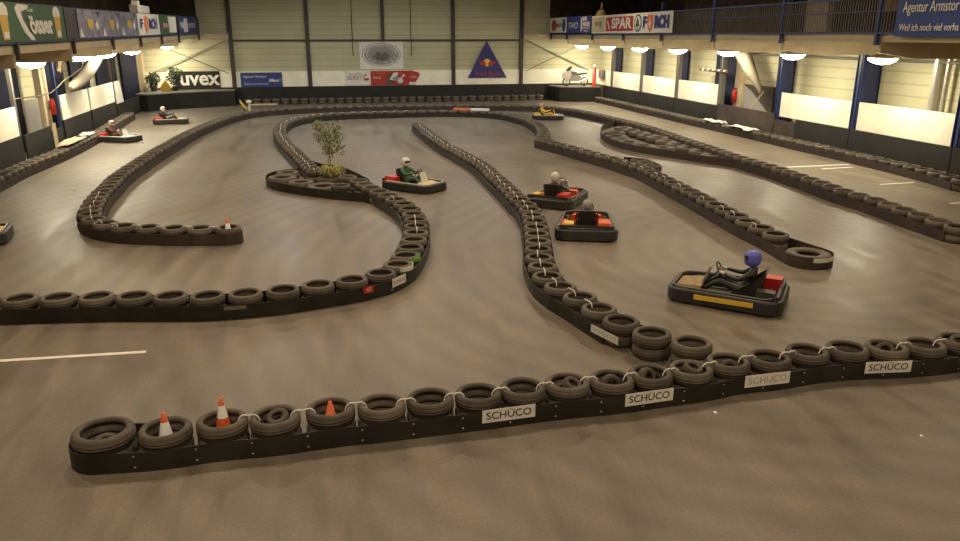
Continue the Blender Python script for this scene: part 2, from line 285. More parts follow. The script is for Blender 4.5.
# low board wall along the back: black below, white above, cut at the columns
xs = [-11.9, -6.24, -1.29, 8.55, 13.42, 18.9]
for a, b in zip(xs, xs[1:]):
    a2 = a+.28 if a > -11 else a
    if a > -11: struct(MB().box(a2, b, 54.3, 54.4, 1.1, 2.1), 'trim_9', M['white'])
struct(MB().box(-11.9, 18.9, 54.15, 54.4, 0, 1.1), 'trim_8', M['black'])
struct(MB().box(-11.9, -9.85, 54.3, 54.4, 1.1, 2.1), 'trim_9', M['white'])
struct(MB().box(-6.98, -6.24, 54.3, 54.4, 1.0, 2.15), 'trim_9', M['white'])
for x0, x1, s in ((13.9, 18.6, 0), (-11.3, -6.4, 1)):
    for k in (0, 1):
        a, b = ((x0, 4.1), (x1, 2.0)) if k else ((x0, 2.0), (x1, 4.1))
        o = MB().bar((a[0], 54.22+.06*k, a[1]), (b[0], 54.22+.06*k, b[1]), .07, .05).build('cross_brace', M['greysteel'])
        tag(o, 'thin diagonal brace %s across the back wall bay beside the %s gallery' % (('rising to the right', 'falling to the right')[k], ('right', 'left')[s]), 'brace', 'diagonal braces on the back wall')
for x, s in ((1.8, 'left'), (5.75, 'right')):
    tag(MB().tube([(x, 54.1, 9-.11), (x, 54.1, 3.06)], .03, 6).build('hanging_cable', M['steel']), 'thin dark cable hanging down the back wall to the %s of the oval banner' % s, 'cable', 'cables hanging on the back wall')

POSTS = [20.3, 25.2, 30.2, 35.3, 40.2, 45.2, 50.3]
def rz_(Y): return 0
# right gallery --------------------------------------------------------------
g = empty('gallery', (15.7, 20, 4.28)); tag(g, 'right spectator gallery with a cream fascia on cantilever beams', 'gallery')
def P(mb, name, m, parent):       # a part built in world coordinates
    o = mb.build(name, m); o.parent = parent
    o.matrix_parent_inverse = Matrix.LocRotScale(parent.location, parent.rotation_euler, None).inverted(); return o
P(MB().box(15.72, 21.95, -2.9, 54.1, 4.22, 4.45), 'deck', M['cream'], g)
for i, y in enumerate(POSTS+[15.3, 10.3]):
    b = MB().add([(15.72,y-.1,4.24),(15.72,y-.1,3.92),(17.0,y-.1,3.74),(19.5,y-.1,3.74),(19.5,y-.1,4.24),(15.72,y+.1,4.24),(15.72,y+.1,3.92),(17.0,y+.1,3.74),(19.5,y+.1,3.74),(19.5,y+.1,4.24)],
        [(0,1,2,3,4),(9,8,7,6,5),(0,5,6,1),(1,6,7,2),(2,7,8,3),(3,8,9,4),(4,9,5,0)])
    P(b, 'beam', M['cream'], g)
r = empty('gallery_railing', (15.6, 20, 4.45)); tag(r, 'dark blue railing of thin bars along the right gallery', 'railing')
P(MB().box(15.58, 15.64, -2.9, 54.1, 4.44, 4.51), 'bottom_rail', M['bluesteel'], r)
P(MB().box(15.57, 15.65, -2.9, 54.1, 5.42, 5.48), 'top_rail', M['bluesteel'], r)
P(MB().box(15.58, 15.63, -2.9, 54.1, 5.05, 5.08), 'middle_rail', M['bluesteel'], r)
for i, y in enumerate(POSTS+[54.0, 15.3, 10.3]):
    P(MB().box(15.56, 15.67, y-.05, y+.05, 4.14, 5.9 if y < 36 else 5.5), 'rail_post', M['bluesteel'], r)
b = MB()
for k in range(240): b.box(15.6, 15.618, 10+k*.12, 10.018+k*.12, 4.5, 5.42)
tag(P(b, 'baluster', M['greysteel'], r), kind='stuff')
for y, z in ((17, 5.75), (22, 5.95)):
    tag(MB().tube([(15.6, y-2.4 if y < 20 else 20.3, z-.02), (15.6, y, z-.1), (15.6, y+3 if y < 20 else 25.2, z)], .012, 5).build('safety_wire', M['greysteel']), 'slack thin wire strung above the right gallery railing, %s' % ('nearer one' if y < 20 else 'farther one'), 'wire')
# things on the right gallery
for k, (y0, y1, z0, z1, m_, lab) in enumerate([(34.5, 46, 4.55, 7.5, 'curtain', 'brown pleated curtain on the right gallery behind the red and white banners'),
        (31.6, 33.2, 4.55, 7.5, 'cream', 'pale wall pillar upstairs on the right gallery'), (26.2, 28.2, 5.3, 6.6, 'tan', 'tan lit wall panel upstairs left of the dark window'),
        (24.4, 25.3, 4.9, 6.6, 'tan', 'narrow tan wall panel upstairs beside the gallery post')]):
    mb = MB()
    if m_ == 'curtain':
        n = 90; pts = [(21.8+.07*math.sin(i*1.3), y0+(y1-y0)*i/n) for i in range(n+1)]; mb.ring_wall(pts, z0, z1, .03, False)
    else: mb.box(21.7, 21.98, y0, y1, z0, z1)
    tag(mb.build('curtain' if m_ == 'curtain' else ('pillar' if m_ == 'cream' else 'wall_panel'), M[m_]), lab, 'curtain' if m_ == 'curtain' else 'panel')
wd = MB().box(21.85, 21.98, 20.5, 26.0, 5.4, 7.2).build('window_1', M['glass']); tag(wd, kind='structure')
tag(MB().box(21.55, 21.65, 23.6, 24.6, 5.35, 6.05).build('poster', M['tan']), 'orange and tan poster under the dark window upstairs on the right', 'poster')
def sack(loc, sx, sy, sz, m_, lab, name):
    rr = random.Random(3); mb = MB(); prof = [(.02, 0), (.9, 0), (1, .25), (.85, .6), (.5, .9), (.05, 1)]
    mb.lathe([(a*1.0, z) for a, z in prof], 14); mb.v = [(x*sx*(1+rr.uniform(-.15, .15)), y*sy*(1+rr.uniform(-.15, .15)), z*sz) for x, y, z in mb.v]
    mb.add([(-.2*sx, 0, sz*.9), (.2*sx, 0, sz*.95), (0, .2*sy, sz*1.25), (0, -.2*sy, sz*1.15)], [(0,1,2),(0,2,3),(0,3,1),(1,3,2)])
    tag(mb.build(name, m_, loc=loc), lab, name.replace('_', ' '))
sack((16.5, 46.2, 4.45), .45, .8, 1.5, M['tan'], 'brown bundled sack behind the white end of the right banner', 'cloth_sack')
# boards, posts and shutters along the right side
ordn = ['nearest', 'second nearest', 'third nearest', 'fourth nearest', 'fifth', 'sixth', 'farthest']
for i, y in enumerate(POSTS):
    mb = MB().box(18.88, 19.04, y-.06, y+.06, 0, 3.74).box(18.87, 19.06, y-.17, y-.14, 0, 3.74).box(18.87, 19.06, y+.14, y+.17, 0, 3.74)
    mb.box(18.94, 18.98, y-.15, y+.15, 0, 3.74)
    tag(mb.build('gallery_post', M['bluesteel' if i < 3 else 'greysteel']), '%s steel post under the right gallery, the %s%s of seven' % ('blue' if i < 3 else 'grey', ordn[i], ' one' if i > 3 and i < 6 else ''), 'post', 'steel posts under the right gallery')
def rboard(y0, y1, z0, z1, m_, lab, name='white_board', dx=0):
    tag(MB().box(18.9+dx, 18.96+dx, y0+.01, y1-.01, z0, z1).build(name, M[m_]), lab, 'board', None)
bays = [(20.5, 25.0), (25.4, 30.0), (35.5, 40.0), (40.4, 45.0), (45.4, 50.1), (50.5, 54.1)]
wl = ['nearest white board on the right wall, lit brightest, at the frame edge', 'second nearest white board on the right, left of the blue post', 'white board just beyond the blue roller shutter on the right', 'white board third from the back corner on the right', 'white board second from the back corner on the right', 'farthest white board on the right, in the back corner']
for (a, b), l in zip(bays, wl): rboard(a, b, 1.1, 2.09, 'white', l)
bl = [(-2.9, 20.29), (20.31, 25.19), (25.21, 28.6), (28.62, 30.18), (30.22, 35.28), (35.32, 40.19), (40.21, 45.19), (45.21, 50.29), (50.31, 51.6)]
for i, (a, b) in enumerate(bl):
    rboard(a, b, 0, {3: .95, 4: 1.2}.get(i, 1.1), 'brownboard' if i in (3, 4) else 'black',
      ['black lower board of the right wall beside the camera', 'black lower board under the nearest white board', 'black lower board under the second white board on the right', 'short brown step board below the blue post on the right', 'tall brown board in front of the blue shutter bay', 'black lower board just beyond the blue shutter on the right', 'black lower board third from the back right corner', 'black lower board second from the back right corner', 'black lower board in the back right corner'][i], 'lower_board', -.1)
sh = [(24.9, 26.0, 'at the nearest visible post'), (30.2, 31.4, 'behind the third post'), (35.0, 37.0, 'reaching the floor behind the striped pole'), (40.2, 41.6, 'behind the fourth post'), (45.0, 46.7, 'behind the fifth post'), (50.2, 52.0, 'behind the farthest post')]
for a, b, l in sh:
    tag(MB().box(19.46, 19.55, a, b, 0, 3.6).build('roller_shutter', M['shutter']), 'blue roller shutter in the right wall '+l, 'shutter', None)
tag(MB().tube([(19.3, 20, 3.58), (19.3, 35, 3.58)], .05, 8).build('ceiling_pipe', M['greysteel']), 'thin horizontal pipe below the right gallery deck', 'pipe')
for y, r_, l in ((22.05, .13, 'wide silver vertical duct near the right frame edge'), (21.6, .08, 'narrow silver vertical duct at the right frame edge')):
    tag(MB().tube([(19.35, y, 0), (19.35, y, 4.2)], r_, 14).build('vertical_duct', M['duct']), l, 'duct')
# the open bay on the right: frame, grey door leaf, striped pole, canvas sleeve, stick, extinguisher
tag(MB().box(19.42, 19.6, 34.2, 34.9, 0, 3.7).build('wall_pillar', M['cream']), 'cream pillar beside the blue roller shutter on the right', 'pillar')
o = MB().box(19.5, 19.59, 31.6, 34.1, 0, 2.2).build('grey_hatch', M['grey']); tag(o, 'grey sloping door leaf in the open bay on the right', 'door')
tag(MB().add([(19.48,31.5,2.2),(19.48,34.1,2.2),(19.48,33.3,1.9),(19.48,31.5,.9),(19.44,31.5,2.2),(19.44,34.1,2.2),(19.44,33.3,1.9),(19.44,31.5,.9)], [(0,1,2,3),(7,6,5,4),(0,4,5,1),(1,5,6,2),(2,6,7,3),(3,7,4,0)]).build('brown_tarp', M['brownboard']), 'dark brown tarp hanging diagonally over the grey door leaf', 'tarp')
st = MB()
p0, p1 = (18.86, 37.5, 2.75), (18.86, 34.6, 2.72)
st.tube([p0, p1], .07, 8); sp = P(st, 'striped_pole', M['brown'], empty('x')) if 0 else st.build('striped_pole', M['brown'])
tag(sp, 'dark red pole with pale stripes across the blue roller shutter', 'pole')
for k in range(5):
    y = 37.2-k*.55; MB().tube([(18.86, y, 2.75), (18.86, y-.2, 2.75)], .074, 8).build('stripe', M['signwhite'], sp)
sl = MB(); sl.tube([(18.5, 32.9, 3.72), (18.55, 32.2, 3.0), (18.6, 31.3, 2.2), (18.6, 31.15, 2.0)], [.36, .27, .12, .05], 12)
tag(sl.build('canvas_sleeve', M['canvas']), 'pale tapering canvas sleeve hanging from the right gallery', 'sleeve')
tag(MB().tube([(18.7, 31.1, 2.05), (18.84, 32.2, 1.22)], .03, 8).build('wooden_stick', M['cream']), 'light stick leaning below the canvas sleeve', 'stick')
tag(MB().bar((19.52, 32.9, 2.35), (19.52, 32.4, 1.95), .1, .1).build('tube_lamp', M['signwhite']), 'short white tube hanging in the dark bay on the right', 'tube')
def extinguisher(loc, lab):
    t = empty('fire_extinguisher', loc); tag(t, lab, 'fire extinguisher')
    MB().lathe([(.01, 0), (.11, 0), (.11, .5), (.06, .6), (.03, .64), (.01, .66)], 14).build('body', M['red'], t)
    MB().box(-.02, .12, -.02, .02, .64, .68).tube([(0, 0, .62), (-.12, 0, .55), (-.14, 0, .2)], .015, 6).build('valve', M['plastic'], t)
    MB().box(-.13, -.09, -.08, .08, .2, .3).build('bracket', M['steel'], t); return t
extinguisher((19.28, 34.6, 1.3), 'red fire extinguisher on the cream pillar at the right wall')
# gallery lamps ----------------------------------------------------------------
def lamp_proto():
    t = empty('gallery_lamp')
    MB().lathe([(.02, .16), (.14, .16), (.22, .1), (.46, .02), (.47, -.01), (.45, -.01), (.42, .0), (.02, .02)], 24).build('shade', M['cream'], t)
    MB().lathe([(.001, -.2), (.2, -.18), (.34, -.12), (.42, -.05), (.445, .0), (.02, .005)], 24).build('diffuser', M['glow'], t)
    MB().tube([(0, 0, .15), (0, 0, .52)], .03, 8).build('stem', M['greysteel'], t); return t
lp = lamp_proto(); first = True
LAMPS = [(17.4, y, 3.72) for y in (22.2, 27.17, 32.13, 37.19, 42.11, 47.28, 52.4)]
LL = [(-9.8, 29.0, 3.53), (-9.8, 34.4, 3.60), (-9.8, 38.25, 3.63), (-9.8, 43.2, 3.66), (-9.8, 52.7, 3.79)]
for i, p in enumerate(LAMPS+LL):
    o = lp if i == 0 else copy_tree(lp); o.location = p
    n = i if i < 7 else i-7
    side = 'right' if i < 7 else 'left'
    tot = 7 if i < 7 else 5
    tag(o, 'glowing round lamp under the %s gallery, %s' % (side, 'nearest the camera' if n == 0 else ('farthest back' if n == tot-1 else words(n+1)+' from the camera')), 'lamp', 'lamps under the %s gallery' % side)
    o.rotation_euler = (0, 0, 0)
# hangers of the lamps reach the beams or deck
# left gallery (its edge runs slightly downhill towards the camera) ----------------
def dz(Y): return .0103*(Y-54)
LXg = -8.0
g = empty('gallery', (-8.1, 20, 4.1)); tag(g, 'left spectator gallery with a cream fascia hung with banners', 'gallery')
P(MB().slab([(-11.95, 5, 4.25+dz(5)), (-8.08, 5, 4.25+dz(5)), (-8.08, 54.1, 4.25), (-11.95, 54.1, 4.25)], .22, (0,0,1)), 'deck', M['cream'], g)
LP = [17.9, 22.85, 27.7, 32.6, 37.3, 42.0, 46.8]
for y in LP:
    z = 4.25+dz(y)
    b = MB().add([(x, y+s*.09, zz) for s in (-1, 1) for x, zz in ((-8.1, z), (-8.1, z-.36), (-9.2, z-.42), (-11.95, z-.42), (-11.95, z))],
        [(0,1,2,3,4),(9,8,7,6,5),(0,5,6,1),(1,6,7,2),(2,7,8,3),(3,8,9,4),(4,9,5,0)])
    P(b, 'beam', M['cream'], g)
r = empty('gallery_railing', (-8, 20, 4.2)); tag(r, 'dark railing of the left gallery carrying the row of banners', 'railing')
for z, n in ((4.53, 'bottom_rail'), (5.5, 'top_rail')):
    P(MB().bar((LXg, 5, z+dz(5)), (LXg, 54.1, z), .06, .06), n, M['bluesteel'], r)
for y in LP+[54.0]:
    P(MB().box(LXg-.05, LXg+.05, y-.05, y+.05, 4.1+dz(y), 5.55+dz(y)), 'rail_post', M['steel'], r)
b = MB()
for k in range(300): y = 14+k*.12; b.box(LXg-.008, LXg+.008, y, y+.016, 4.55+dz(y), 5.5+dz(y))
tag(P(b, 'baluster', M['steel'], r), kind='stuff')
tag(MB().box(-8.5, -8.15, 38.2, 40.6, 4.4, 5.72).box(-8.45, -8.2, 38.4, 38.9, 5.72, 5.9).build('white_box', M['signwhite']), 'small white box standing up behind the orange lettered banner, left gallery', 'box')
# left side: boards on a slightly skewed line
def LX(Y): return -10.5-.031*(Y-28.8)
def lboard(y0, y1, z0, z1, m_, lab, name):
    a = Vector((LX(y0), y0, z0)); b = Vector((LX(y1), y1, z0)); u = Vector((0,0,z1-z0))
    tag(MB().slab([a, b, b+u, a+u], .06, (-1,0,0)).build(name, M[m_]), lab, 'board')
for a, b, l in ((23.0, 28.9, 'white board on the left wall at the frame edge'), (34.15, 38.35, 'large white board on the left just past the blue shutter'), (38.65, 43.4, 'farther white board on the left near the white pennant')):
    lboard(a, b, 1.1, 2.08, 'white', l, 'white_board')
for a, b, z, l in ((-2.9, 29.1, 1.1, 'long black lower board of the left wall at the frame edge'), (29.4, 32.4, 1.05, 'black lower board beside the pale post on the left'), (32.45, 33.9, .85, 'low black board in front of the left blue shutter'), (34.15, 38.4, 1.1, 'black lower board under the large white board on the left'), (38.65, 43.5, 1.1, 'black lower board under the farther white board on the left'), (43.8, 49.6, .95, 'black lower board leading into the back left corner')):
    lboard(a, b, 0, z, 'black', l, 'lower_board')
for y, c, l in ((29.2, 'greysteel', 'grey post at the left wall beside the near white board'), (34.02, 'bluesteel', 'thin blue post at the near edge of the large left white board'), (38.5, 'steel', 'thin dark post between the two left white boards'), (43.62, 'steel', 'dark post past the farther left white board')):
    x = LX(y)-.12; tag(MB().box(x-.05, x+.05, y-.03, y+.03, 0, 3.6).box(x-.06, x+.06, y-.07, y-.04, 0, 3.6).box(x-.06, x+.06, y+.04, y+.07, 0, 3.6).build('wall_post', M[c]), l, 'post')
tag(MB().box(-11.35, -11.1, 33.5, 34.2, 0, 3.75).box(-11.4, -11.05, 33.45, 34.25, 3.4, 3.6).build('pale_column', M['cream']), 'pale column on the left between grey door leaf and blue shutter', 'column')
tag(MB().box(-10.28, -10.18, 31.5, 31.62, 0, 1.25).build('low_post', M['cream']), 'low pale post behind the left wall tyres', 'post')
tag(MB().box(-11.3, -11.25, 31.95, 33.4, 0, 2.05).build('grey_hatch', M['grey']), 'pale grey door leaf between two posts on the left', 'door')
for a, b, l in ((30, 33.4, 'at the left frame edge'), (36.2, 38.9, 'behind the left fire extinguisher'), (40.0, 42.85, 'behind the large white board'), (44.2, 48.2, 'behind the farther white board'), (49.4, 53.3, 'next to the back left corner')):
    tag(MB().box(-11.96, -11.86, a, b, 0, 3.42).build('roller_shutter', M['shutter']), 'dark blue roller shutter in the left wall, '+l, 'shutter')
extinguisher((-10.93, 33.95, 1.35), 'red fire extinguisher left of the large white board on the left')
tag(MB().tube([(-10.35, 40.2, 3.75), (-10.4, 39.0, 3.37), (-10.4, 37.6, 2.87), (-10.4, 36.1, 2.52), (-10.4, 35.0, 2.36), (-10.4, 34.7, 2.32)], [.26, .26, .26, .24, .19, .08], 12).build('canvas_sleeve', M['canvas']), 'pale canvas sleeve sloping down above the left white board', 'sleeve')
pts = [(-10.75, 39.05, 3.75), (-10.75, 37.8, 3.0), (-10.75, 36.2, 2.75), (-10.75, 35.13, 2.6), (-10.75, 34.3, 2.4), (-10.75, 33.4, 2.24), (-10.75, 32.2, 2.22), (-10.75, 31.2, 2.24), (-10.75, 29.25, 2.3)]
tag(MB().tube(pts, .022, 6).build('hose', M['canvas']), 'thin pale hose curving down in front of the left shutter', 'hose')
tag(MB().bar((-10.9, 35.9, 3.98), (-10.9, 35.3, 2.95), .06, .22).build('yellow_strip', M['tan']), 'tan strip hanging below the left gallery by the lamp', 'strip')
tag(MB().slab([(-10.98, 43.75, .96), (-10.98, 45.2, .96), (-10.98, 44.8, 2.1), (-10.98, 43.75, 2.1)], .03, (1,0,0)).build('white_pennant', M['signwhite']), 'narrow white pennant on the left before the back corner', 'pennant')
tag(MB().box(-11.95, -11.6, 53.6, 54.25, 0, 4.1).build('corner_column', M['cream']), 'pale column in the back left corner', 'column')

# platforms in both back corners -----------------------------------------------
t = empty('corner_platform', (-9, 52.5, 0)); tag(t, 'black curved platform with a pale top edge in the back left corner', 'platform')
poly = [(-11.9, 45.5), (-10.95, 46.0), (-10.75, 49.4), (-9.3, 51.5), (-7.3, 52.6), (-6.0, 52.9), (-6.0, 54.1), (-11.9, 54.1)]
poly = [(-10.82 if a < -10.8 else a, b) for a, b in poly]
poly = [(-11.55, 50.3), (-10.75, 49.9), (-9.3, 51.4), (-7.3, 52.5), (-6.0, 52.9), (-6.0, 54.1), (-11.55, 54.1)]
P(MB().prism(poly, 0, .94), 'base', M['black'], t); P(MB().prism(poly, .94, 1.0), 'top', M['greysteel'], t)
t = empty('corner_platform', (16.5, 52.8, 0)); tag(t, 'black platform with a pale top edge in the back right corner', 'platform')
poly = [(14.6, 54.1), (14.9, 52.2), (17.8, 51.7), (18.75, 51.7), (18.75, 54.1)]
poly = [(14.6, 54.1), (15.0, 52.0), (17.2, 51.6), (18.0, 51.6), (18.0, 53.0), (18.75, 53.0), (18.75, 54.1)]
poly = [(15.5, 54.1), (15.8, 52.2), (16.8, 51.7), (18.6, 51.5), (18.6, 54.1)]
P(MB().prism(poly, 0, .94), 'base', M['black'], t); P(MB().prism(poly, .94, 1.0), 'top', M['greysteel'], t)

# ------------------------------------------------------------------ signs
def sign(name, c4, n, m_, lab, cat='banner', t=.03):
    o = MB().slab(c4, t, n).build(name, M[m_]); return tag(o, lab, cat)
def child(o, mb, name, m_): return P(mb, name, M[m_], o) if o.location.length else mb.build(name, M[m_], o)
# back wall, y front
def bsign(name, x0, x1, z0, z1, m_, lab, y=54.26, cat='banner'):
    return sign(name, [(x0, y, z0), (x1, y, z0), (x1, y, z1), (x0, y, z1)], (0, 1, 0), m_, lab, cat)
BX = (1,0,0)
o = bsign('lettered_banner', -9.8, -7.0, 1.05, 2.15, 'black', 'black banner with pale letters uvex on the back wall', 54.22)
text('uvex', 'lettering', 1.3, M['signwhite'], o, (-8.3, 54.2, 1.68), BX, width=2.5, thick=.03)
o = bsign('blue_banner', -5.68, -2.98, 1.02, 2.04, 'blue', 'blue banner with small white writing on the back wall at left')
text('Agentur Armstor', 'lettering', .24, M['signwhite'], o, (-4.75, 54.24, 1.78), BX, width=1.5)
text('Weil ich noch viel vorha', 'lettering', .2, M['signwhite'], o, (-4.7, 54.24, 1.3), BX, width=1.6)
text('Allianz', 'lettering', .28, M['signwhite'], o, (-3.55, 54.24, 1.52), BX, width=.65, thick=.01)
MB().lathe([(.07, 0), (.09, 0), (.09, .01), (.07, .01)], 16, (-3.1, 0, 0), True).build('logo', M['signwhite'], o)
lg = o.children[-1]; 
for v in lg.data.vertices: v.co = (v.co.x, 54.24+v.co.z, 1.54+v.co.y)
o = bsign('small_white_sign', 1.2, 2.9, 1.13, 2.06, 'signwhite', 'small white sign with grey writing beside the red banner', cat='sign')
text("BERRY'S", 'lettering', .38, M['grey'], o, (1.95, 54.24, 1.62), BX, width=1.2)
text('Sport & Mode', 'lettering', .16, M['grey'], o, (1.9, 54.24, 1.88), BX, width=.9)
MB().box(2.5, 2.62, 54.24, 54.26, 1.75, 1.87).build('logo', M['red'], o)
MB().box(2.45, 2.8, 54.24, 54.26, 1.45, 1.6).build('logo', M['signred'], o)
o = bsign('red_banner', 2.92, 5.7, 1.12, 2.08, 'signred', 'red banner with a motorcycle rider picture on the back wall')
text('RACING', 'lettering', .2, M['signwhite'], o, (3.35, 54.24, 1.62), BX, width=.55)
text('PERFORMANCE', 'lettering', .12, M['pink'], o, (3.5, 54.24, 1.92), BX, width=.9)
pic = MB(); rr = random.Random(5)
pic.slab([(3.9,54.25,1.15),(4.5,54.25,1.2),(4.75,54.25,1.75),(4.4,54.25,2.0),(4.05,54.25,1.75)], .012, (0,-1,0))
pic.build('rider_picture', M['brown'], o)
MB().slab([(4.2,54.235,1.5),(4.75,54.235,1.4),(5.3,54.235,1.75),(5.0,54.235,1.98),(4.5,54.235,1.95)], .012, (0,-1,0)).lathe([(.01,0),(.2,0),(.2,.02),(.01,.02)], 16).build('rider_picture', M['signwhite'], o)
for v in o.children[-1].data.vertices:
    if v.co.y < 10: v.co = (4.95+v.co.x, 54.23-v.co.z, 1.4+v.co.y)
MB().slab([(4.35,54.22,1.6),(4.6,54.22,1.4),(5.0,54.22,1.5),(4.85,54.22,1.8)], .01, (0,-1,0)).build('rider_picture', M['grey'], o)
MB().slab([(4.75,54.22,1.72),(5.05,54.22,1.62),(5.15,54.22,1.9),(4.85,54.22,2.02)], .01, (0,-1,0)).build('rider_picture', M['red'], o)
o = tag(MB().slab([(5.55,54.2,1.3),(5.95,54.2,1.22),(6.3,54.2,1.8),(6.25,54.2,1.95),(5.6,54.2,2.12)], .03, (0,1,0)).build('red_pennant', M['signred']), 'red pennant overlapping the right end of the red banner', 'pennant')
text('KTM', 'lettering', .2, M['signwhite'], o, (5.85, 54.19, 1.65), BX, width=.5) if False else text('FUN', 'lettering', .18, M['signwhite'], o, (5.85, 54.19, 1.65), BX, width=.4)
MB().slab([(5.55,54.19,1.14),(6.0,54.19,1.14),(6.05,54.19,1.3),(5.6,54.19,1.34)], .012, (0,1,0)).build('white_edge', M['signwhite'], o)
o = bsign('oval_banner', 2.25, 5.2, 2.2, 4.0, 'signwhite', 'white banner with a faded grey oval emblem hung on the back wall', 54.34)
ov = MB().lathe([(.001, 0), (1, 0), (1, .012), (.001, .012)], 40, smooth=False)
ov.v = [(3.72+x*1.33, 54.335-z, 3.15+y*.78) for x, y, z in ov.v]; ov.build('oval_print', M['grey'], o)
ov = MB().lathe([(.93, 0), (1, 0), (1, .012), (.93, .012)], 40, closed=True, smooth=False)
ov.v = [(3.72+x*1.27, 54.32-z, 3.15+y*.73) for x, y, z in ov.v]; ov.build('oval_print', M['signwhite'], o)
for k in range(14):
    a = PI*(.06+.88*k/13); px_, pz = 3.72+1.02*math.cos(a), 3.15+.56*math.sin(a)
    text('KARTSPORTCLUBS'[13-k], 'lettering', .26, M['signwhite'], o, (px_, 54.31, pz), (math.sin(a)*1.0, 0, -math.cos(a)*.6), (math.cos(a)*.6, 0, math.sin(a)))
    if k % 2 == 0: text('RACINGT'[k//2], 'lettering', .26, M['signwhite'], o, (3.72-1.02*math.cos(a), 54.31, 3.15-.56*math.sin(a)), (math.sin(a), 0, -math.cos(a)*.6), (math.cos(a)*.6, 0, math.sin(a)))
MB().slab([(3.2,54.09,3.1),(3.5,54.09,3.35),(3.72,54.09,3.15),(3.95,54.09,3.38),(4.25,54.09,3.08),(3.9,54.09,2.85),(3.5,54.09,2.85)], .01, (0,-1,0)).build('oval_print', M['greyp'], o)
# triangular flag
o = sign('triangular_flag', [(9.7, 54.22, 1.55), (12.5, 54.22, 1.55), (11.05, 54.22, 4.05)], (0, 1, 0), 'purple', 'dark blue triangular flag with red bulls emblem on the back wall', 'flag')
text('Red Bull', 'lettering', .42, M['signred'], o, (11.1, 54.2, 1.82), BX, width=1.65, thick=.0)
sun = MB().lathe([(.001, 0), (1, 0), (1, .01), (.001, .01)], 20, smooth=False); sun.v = [(11.07+x*.26, 54.205-z, 2.58+y*.26) for x, y, z in sun.v]; sun.build('sun_emblem', M['yellow'], o)
for s in (-1, 1):
    q = [(.06,-.05),(.18,.1),(.35,.16),(.52,.08),(.6,.14),(.58,0),(.42,-.1),(.46,-.22),(.33,-.14),(.2,-.16),(.12,-.24)]
    q = [(11.07+s*a, 54.19, 2.56+b) for a, b in q]
    MB().slab(q if s > 0 else q[::-1], .01, (0,-1,0)).build('bull_emblem', M['signred'], o)

# right gallery banners: plane x = 15.52, seen from the left
RU = (0, -1, 0)
def rsign(name, y0, y1, z0, z1, m_, lab): return sign(name, [(15.5, y0, z0), (15.5, y1, z0), (15.5, y1, z1), (15.5, y0, z1)], (1, 0, 0), m_, lab)
def rq(o, y0, y1, z0, z1, m_, name='print', d=.012): return MB().box(15.5-d, 15.5, y1, y0, z0, z1).build(name, M[m_], o)
def rdisc(o, y, z, ry, rz, m_, d=.016, inner=0, name='logo'):
    mb = MB().lathe([(max(inner, .001), 0), (1, 0), (1, d), (max(inner, .001), d)], 24, closed=True, smooth=False)
    mb.v = [(15.5-c, y+a*ry, z+b*rz) for a, b, c in mb.v]; return mb.build(name, M[m_], o)
o = rsign('white_banner', 54.0, 50.1, 4.58, 5.55, 'signwhite', 'white banner with red and blue ovals at the far end of the right gallery')
rdisc(o, 52.9, 5.05, .55, .38, 'signred'); rdisc(o, 50.6, 5.05, .35, .4, 'blue'); text('HAUS', 'lettering', .4, M['brown'], o, (15.48, 51.7, 5.05), RU, width=1.2)
o = rsign('blue_banner', 50.0, 47.2, 4.56, 5.55, 'blue', 'blue banner with slanted white letters, second from the far end on the right gallery')
text('TWO', 'lettering', .55, M['signwhite'], o, (15.48, 48.7, 4.98), RU, width=1.9, shear=.3)
o = rsign('blue_banner', 47.15, 45.1, 4.54, 5.53, 'purple', 'dark blue banner with white lines of text left of the red supermarket banner')
text('IHR', 'lettering', .3, M['signwhite'], o, (15.48, 46.3, 5.36), RU, width=.8, thick=.015)
text('MALER', 'lettering', .34, M['signwhite'], o, (15.48, 46.0, 5.06), RU, width=1.3, thick=.015)
text('MEISTER', 'lettering', .2, M['signwhite'], o, (15.48, 46.0, 4.83), RU, width=1.3); text('WIEN', 'lettering', .16, M['signwhite'], o, (15.48, 46.0, 4.65), RU, width=.8)
rq(o, 47.05, 46.85, 4.65, 5.45, 'signwhite')
o = rsign('long_banner', 45.0, 33.9, 4.52, 5.48, 'signwhite', 'long white banner with a red and green supermarket sign and dark lettering')
rq(o, 44.9, 42.8, 4.6, 5.4, 'cream'); rdisc(o, 44.1, 5.05, .3, .13, 'tan'); rdisc(o, 43.5, 5.0, .25, .2, 'leaf')
rq(o, 42.6, 38.6, 4.63, 5.36, 'signred', d=.014)
text('SPAR', 'lettering', .72, M['signwhite'], o, (15.475, 40.25, 5.0), RU, width=2.9, thick=.025)
MB().slab([(15.48,42.4,5.2),(15.48,42.2,5.15),(15.48,41.9,4.75),(15.48,42.05,4.72)], .01, (-1,0,0)).build('print', M['signwhite'], o)
rdisc(o, 37.95, 5.0, .48, .42, 'signgreen'); rdisc(o, 37.95, 5.0, .38, .34, 'signwhite', .022)
MB().slab([(15.47,38.0,4.72),(15.47,37.9,4.72),(15.47,37.9,4.85),(15.47,37.65,4.85),(15.47,37.85,5.05),(15.47,37.75,5.05),(15.47,37.95,5.28),(15.47,38.15,5.05),(15.47,38.05,5.05),(15.47,38.25,4.85),(15.47,38.0,4.85)], .008, (-1,0,0)).build('tree_logo', M['signgreen'], o)
text('F', 'lettering', .72, M['purple'], o, (15.475, 37.05, 5.0), RU, width=.5, thick=.025)
text('RCH', 'lettering', .72, M['purple'], o, (15.475, 35.05, 5.0), RU, width=1.65, thick=.05)
fl = [(.0,-.42),(.2,-.3),(.33,0),(.3,.3),(.18,.4),(.1,.3),(0,.42),(-.1,.3),(-.18,.4),(-.3,.3),(-.33,0),(-.2,-.3)]
